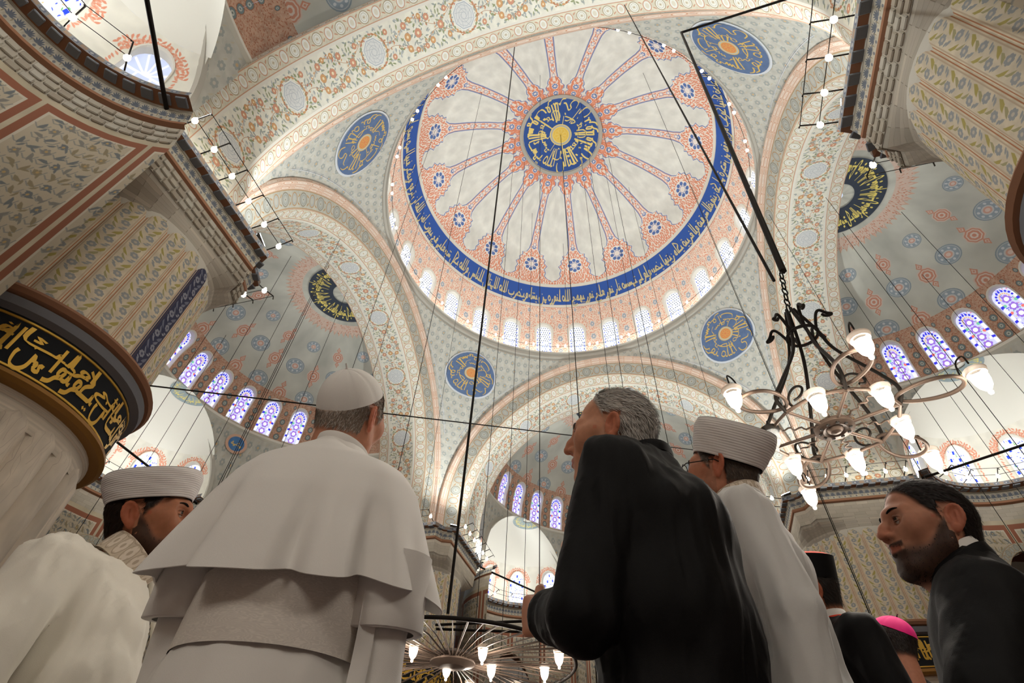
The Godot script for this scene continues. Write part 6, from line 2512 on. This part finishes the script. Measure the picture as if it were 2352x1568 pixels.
func build_bearded_man() -> void:
	var o := thing("person", "dark-bearded man in a black suit and white shirt, in profile at the far right", "person")
	var at := W(1.071, 1.327, 1.227)
	var B := frame(-1.467, 0.12, 0.06)
	head(o, at, B, c8(176, 124, 100), c8(26, 20, 18), 0.004, 1.0, 4600, 0.014)
	var fw := -R0 * 0.85 + F0 * 0.52
	var sd := Vector3.UP.cross(fw)
	var n := W(1.1, 1.222, 1.218)
	var pts := {"side": sd, "chest": W(1.075, 1.05, 1.2), "belly": W(1.06, 0.9, 1.22), "pelvis": W(1.1, 0.74, 1.23), "neck": n, "foot": W(1.2, 0.04, 1.25), "rc": 0.13, "rb": 0.135, "ra": 0.078, "rw": 0.056,
		"sl": W(1.025, 1.125, 1.125), "el": W(0.885, 0.92, 1.08), "wl": W(0.8, 0.72, 1.1), "sr": W(1.22, 1.14, 1.33), "er": W(1.38, 0.88, 1.38), "wr": W(1.3, 0.7, 1.45)}
	suit_body(o, pts, 0.0145, 0.005, M.black_cloth, W(1.2, 0, 1.22) - Vector3(0.52, 0.02, 0.52), W(1.2, 1.3, 1.22) + Vector3(0.52, 0, 0.52), false, 47.0)
	hand(o, pts.wl, Vector3(0, -1, 0) + fw * 0.3, -sd, true, M.hand_skin)
	hand(o, pts.wr, Vector3(0, -1, 0) + fw * 0.3, sd, false, M.hand_skin)
	collar_ring(o, "shirt_collar", n + Vector3(0, -0.005, 0), Vector3(0, 1, 0) + fw * 0.5, 0.068, 0.07, 0.042, M.white_cloth, fw, 0.012)
	collar_ring(o, "jacket_collar", n + Vector3(0, -0.02, 0), Vector3(0, 1, 0) + fw * 0.5, 0.078, 0.08, 0.034, M.black_cloth, fw, 0.016, 0.5)
	shoes(o, pts.foot, sd, fw)


func build_cleric() -> void:
	var o := thing("person", "man in black with a red-topped black cap and a chain round his neck", "person")
	var at := W(1.208, 1.506, 2.101)
	var B := frame(-1.2, -0.05, 0.2)
	head(o, at, B, c8(176, 118, 90), c8(40, 36, 34), 0.0, 0.3, 1800, 0.018)
	var X := Transform3D(B * Basis(Vector3.RIGHT, -0.12), at)
	var cap := Mb.new()
	cap.grid(40, 4, func(u: float, v: float): return X * Vector3(sin(u * TAU) * (0.086 + 0.006 * v), 0.05 + 0.085 * v, cos(u * TAU) * (0.102 + 0.006 * v) - 0.012), 1, 1, true)
	obj("black_cap", cap, M.black_cloth, o)
	var topm := Mb.new()
	topm.grid(40, 5, func(u: float, v: float): return X * Vector3(sin(u * TAU) * 0.092 * (1.0 - v), 0.135 + 0.022 * sqrt(v), cos(u * TAU) * 0.108 * (1.0 - v) - 0.012), 1, 1, true)
	obj("red_cap_top", topm, M.red_cloth, o)
	var fw := -R0 * 0.7 + F0 * 0.7
	var sd := Vector3.UP.cross(fw)
	var n := W(1.25, 1.38, 2.1)
	var pts := {"side": sd, "chest": W(1.285, 1.2, 2.1), "belly": W(1.29, 1.02, 2.1), "pelvis": W(1.29, 0.86, 2.1), "neck": n, "foot": W(1.29, 0.05, 2.1), "rc": 0.135, "rb": 0.14, "ra": 0.072, "rw": 0.056,
		"sl": W(1.24, 1.31, 1.93), "el": W(1.26, 1.03, 1.88), "wl": W(1.16, 0.84, 1.95), "sr": W(1.4, 1.3, 2.22), "er": W(1.46, 1.02, 2.26), "wr": W(1.36, 0.84, 2.3)}
	suit_body(o, pts, 0.018, 0.006, M.black_cloth, W(1.3, 0, 2.1) - Vector3(0.5, 0.02, 0.5), W(1.3, 1.48, 2.1) + Vector3(0.5, 0, 0.5), true, 61.0)
	hand(o, pts.wl, Vector3(0, -1, 0), -sd, true, M.hand_skin)
	hand(o, pts.wr, Vector3(0, -1, 0), sd, false, M.hand_skin)
	collar_ring(o, "white_collar", n + Vector3(0, 0.012, 0), Vector3(0, 1, 0) + fw * 0.2, 0.066, 0.068, 0.034, M.white_cloth, fw, 0.006)
	collar_ring(o, "red_collar_edge", n + Vector3(0, 0.006, 0), Vector3(0, 1, 0) + fw * 0.2, 0.069, 0.071, 0.016, M.red_cloth, fw, 0.006)
	var lf := Vector3.UP.cross(fw)
	var beads := Mb.new()
	for i in 40:
		var a := TAU * i / 40
		var c := n + Vector3(0, -0.012 - 0.06 * (1.0 + cos(a)), 0) + fw * cos(a) * 0.1 + lf * sin(a) * 0.092
		beads.box(c, Vector3(0.011, 0.011, 0.011), 0.003)
	obj("neck_chain", beads, M.gold, o)


func build_magenta_man() -> void:
	var o := thing("person", "man in black with a bright magenta skullcap, seen from behind near the right edge", "person")
	var at := W(1.858, 1.53, 2.701)
	var B := frame(-0.45, 0.1, -0.2)
	cap_axis = Vector3(0, 0.88, -0.45).normalized()
	cap_open = 1.18
	head(o, at, B, c8(150, 100, 78), c8(36, 30, 28), 0.0, 0.0, 1200, 0.014)
	cap_open = -1.0
	skullcap(o, at, B, Vector3(0, 0.88, -0.45), 1.2, M.magenta_cloth, M.magenta_dark)
	var fw := -R0 * 0.4 + F0 * 0.9
	var sd := Vector3.UP.cross(fw)
	var n := W(1.86, 1.385, 2.7)
	var pts := {"side": sd, "chest": W(1.86, 1.2, 2.7), "belly": W(1.86, 1.02, 2.7), "pelvis": W(1.86, 0.86, 2.7), "neck": n, "foot": W(1.86, 0.05, 2.7), "rc": 0.135, "rb": 0.14,
		"sl": W(1.69, 1.31, 2.66), "el": W(1.64, 1.04, 2.66), "wl": W(1.66, 0.82, 2.74), "sr": W(2.03, 1.31, 2.74), "er": W(2.09, 1.04, 2.76), "wr": W(2.06, 0.82, 2.84)}
	suit_body(o, pts, 0.02, 0.005, M.black_cloth, W(1.86, 0, 2.7) - Vector3(0.5, 0.02, 0.5), W(1.86, 1.48, 2.7) + Vector3(0.5, 0, 0.5), true, 71.0)
	hand(o, pts.wl, Vector3(0, -1, 0), -sd, true, M.hand_skin)
	hand(o, pts.wr, Vector3(0, -1, 0), sd, false, M.hand_skin)
	collar_ring(o, "collar", n, Vector3(0, 1, 0), 0.068, 0.07, 0.034, M.black_cloth, fw)


func build_photographer() -> void:
	# a small far figure with a camera held up, in the gap between the two men in white
	var o := thing("person", "small distant dark-suited man holding up a camera, seen between two men in white", "person")
	var at := W(-3.75, 1.72, 5.0)
	var B := frame(2.6, -0.05, 0.0)
	head(o, at, B, c8(180, 124, 96), c8(34, 28, 26), 0.0)
	var fw := R0 * 0.55 - F0 * 0.83
	var sd := Vector3.UP.cross(fw)
	var n := at + Vector3(0, -0.14, 0)
	var pts := {"side": sd, "chest": n - Vector3(0, 0.18, 0), "belly": n - Vector3(0, 0.38, 0), "pelvis": n - Vector3(0, 0.56, 0), "neck": n, "foot": Vector3(n.x, 0.04, n.z),
		"sl": n + sd * 0.18 - Vector3(0, 0.08, 0), "el": n + sd * 0.22 + fw * 0.2 - Vector3(0, 0.26, 0), "wl": n + sd * 0.07 + fw * 0.28 - Vector3(0, 0.02, 0), "sr": n - sd * 0.18 - Vector3(0, 0.08, 0), "er": n - sd * 0.22 + fw * 0.2 - Vector3(0, 0.26, 0), "wr": n - sd * 0.07 + fw * 0.28 - Vector3(0, 0.02, 0)}
	suit_body(o, pts, 0.022, 0.004, M.black_cloth, Vector3(at.x - 0.5, -0.02, at.z - 0.5), at + Vector3(0.5, 0, 0.5), false, 81.0)
	hand(o, pts.wl, Vector3(0, 1, 0) - sd * 0.3, fw, true, M.hand_skin, 0.8)
	hand(o, pts.wr, Vector3(0, 1, 0) + sd * 0.3, fw, false, M.hand_skin, 0.8)
	var c := thing("handheld_camera", "small black camera held up by the distant man in a dark suit", "camera", at + fw * 0.42 + Vector3(0, -0.02, 0))
	var Bc := Basis(sd, Vector3.UP, fw)
	obj("camera_body", Mb.new().box(Vector3.ZERO, Vector3(0.13, 0.09, 0.06), 0.01, Bc), M.leather, c)
	obj("lens", Mb.new().tube(PackedVector3Array([fw * 0.03, fw * 0.1, fw * 0.105]), [0.036, 0.038, 0.03], 16), M.leather, c)
	shoes(o, pts.foot, sd, fw)


func build_people() -> void:
	M.white_cloth = cloth(c8(236, 234, 230), 0.8, 0.5)
	M.cream_cloth = cloth(c8(234, 230, 218), 0.75, 0.5)
	M.grey_cloth = cloth(c8(214, 214, 212), 0.75, 0.5)
	M.turban_cloth = cloth(c8(226, 222, 220), 0.85, 0.3)
	M.black_cloth = cloth(c8(6, 6, 8), 0.62, 0.03)
	M.red_cloth = cloth(c8(226, 70, 44), 0.7, 0.3)
	M.magenta_cloth = cloth(c8(206, 22, 112), 0.6, 0.6)
	M.magenta_dark = cloth(c8(60, 10, 34))
	M.lining = cloth(c8(34, 26, 24))
	M.leather = plain(c8(20, 20, 21), 0.4)
	M.button = plain(c8(16, 16, 18), 0.2)
	M.hand_skin = plain(c8(190, 132, 104), 0.5)
	M.brocade = painted(tex_brocade(), 0.6)
	M.brocade.uv1_scale = Vector3(9, 1.4, 1)
	M.moire = painted(tex_moire(), 0.45)
	build_caped_man()
	build_imam_left()
	build_grey_man()
	build_imam_right()
	build_bearded_man()
	build_cleric()
	build_magenta_man()
	build_photographer()


func tex_brocade() -> Texture2D:
	var cv := Cv.new(96, 96, c8(204, 190, 172), 0.06, 3)
	cv.wx = true
	for q in [[24, 24], [72, 24], [0, 60], [48, 60], [24, 90]]:
		cv.flower(q[0], q[1], 19, 6, c8(226, 214, 198), c8(190, 174, 154))
		cv.ring(q[0], q[1], 20, 2.5, c8(176, 160, 140))
	return cv.tex()


func tex_moire() -> Texture2D:
	# watered silk: wavering contour lines
	var n := FastNoiseLite.new()
	n.frequency = 0.006
	n.seed = 12
	var w := 512
	var h := 256
	var d := PackedByteArray()
	d.resize(w * h * 3)
	for y in h:
		for x in w:
			var v := n.get_noise_2d(x * 0.5, y * 1.6) * 11.0 + y * 0.06
			var k := 0.5 + 0.5 * sin(v * TAU)
			var g := 0.97 + 0.06 * pow(k, 2.0)
			var i := (y * w + x) * 3
			d[i] = int(232 * g)
			d[i + 1] = int(226 * g)
			d[i + 2] = int(218 * g)
	return ImageTexture.create_from_image(Image.create_from_data(w, h, false, Image.FORMAT_RGB8, d))


func _ready() -> void:
	rng.seed = 7
	var cam := Camera3D.new()
	cam.name = "camera"
	cam.fov = 65.21
	cam.near = 0.05
	cam.far = 200.0
	cam.transform = Transform3D(Basis(Vector3.UP, 0.3001) * Basis(Vector3.RIGHT, 0.8039) * Basis(Vector3.BACK, 0.0553), CAM)
	add_child(cam)
	cam.current = true
	var we := WorldEnvironment.new()
	we.name = "environment"
	var env := Environment.new()
	env.background_mode = Environment.BG_COLOR
	env.background_color = Color(0.75, 0.83, 0.95)
	env.background_energy_multiplier = 1.0
	env.tonemap_mode = Environment.TONE_MAPPER_LINEAR
	env.tonemap_exposure = 1.3
	env.sdfgi_enabled = true
	env.ssao_enabled = true
	env.ssil_enabled = true
	we.environment = env
	add_child(we)
	make_mats()
	build_dome()
	build_pendentives()
	build_arches()
	build_semidomes()
	build_piers()
	build_shell()
	build_writing()
	build_rails()
	build_floods()
	build_uplights()
	build_chandelier()
	build_wheel()
	build_wires()
	build_people()
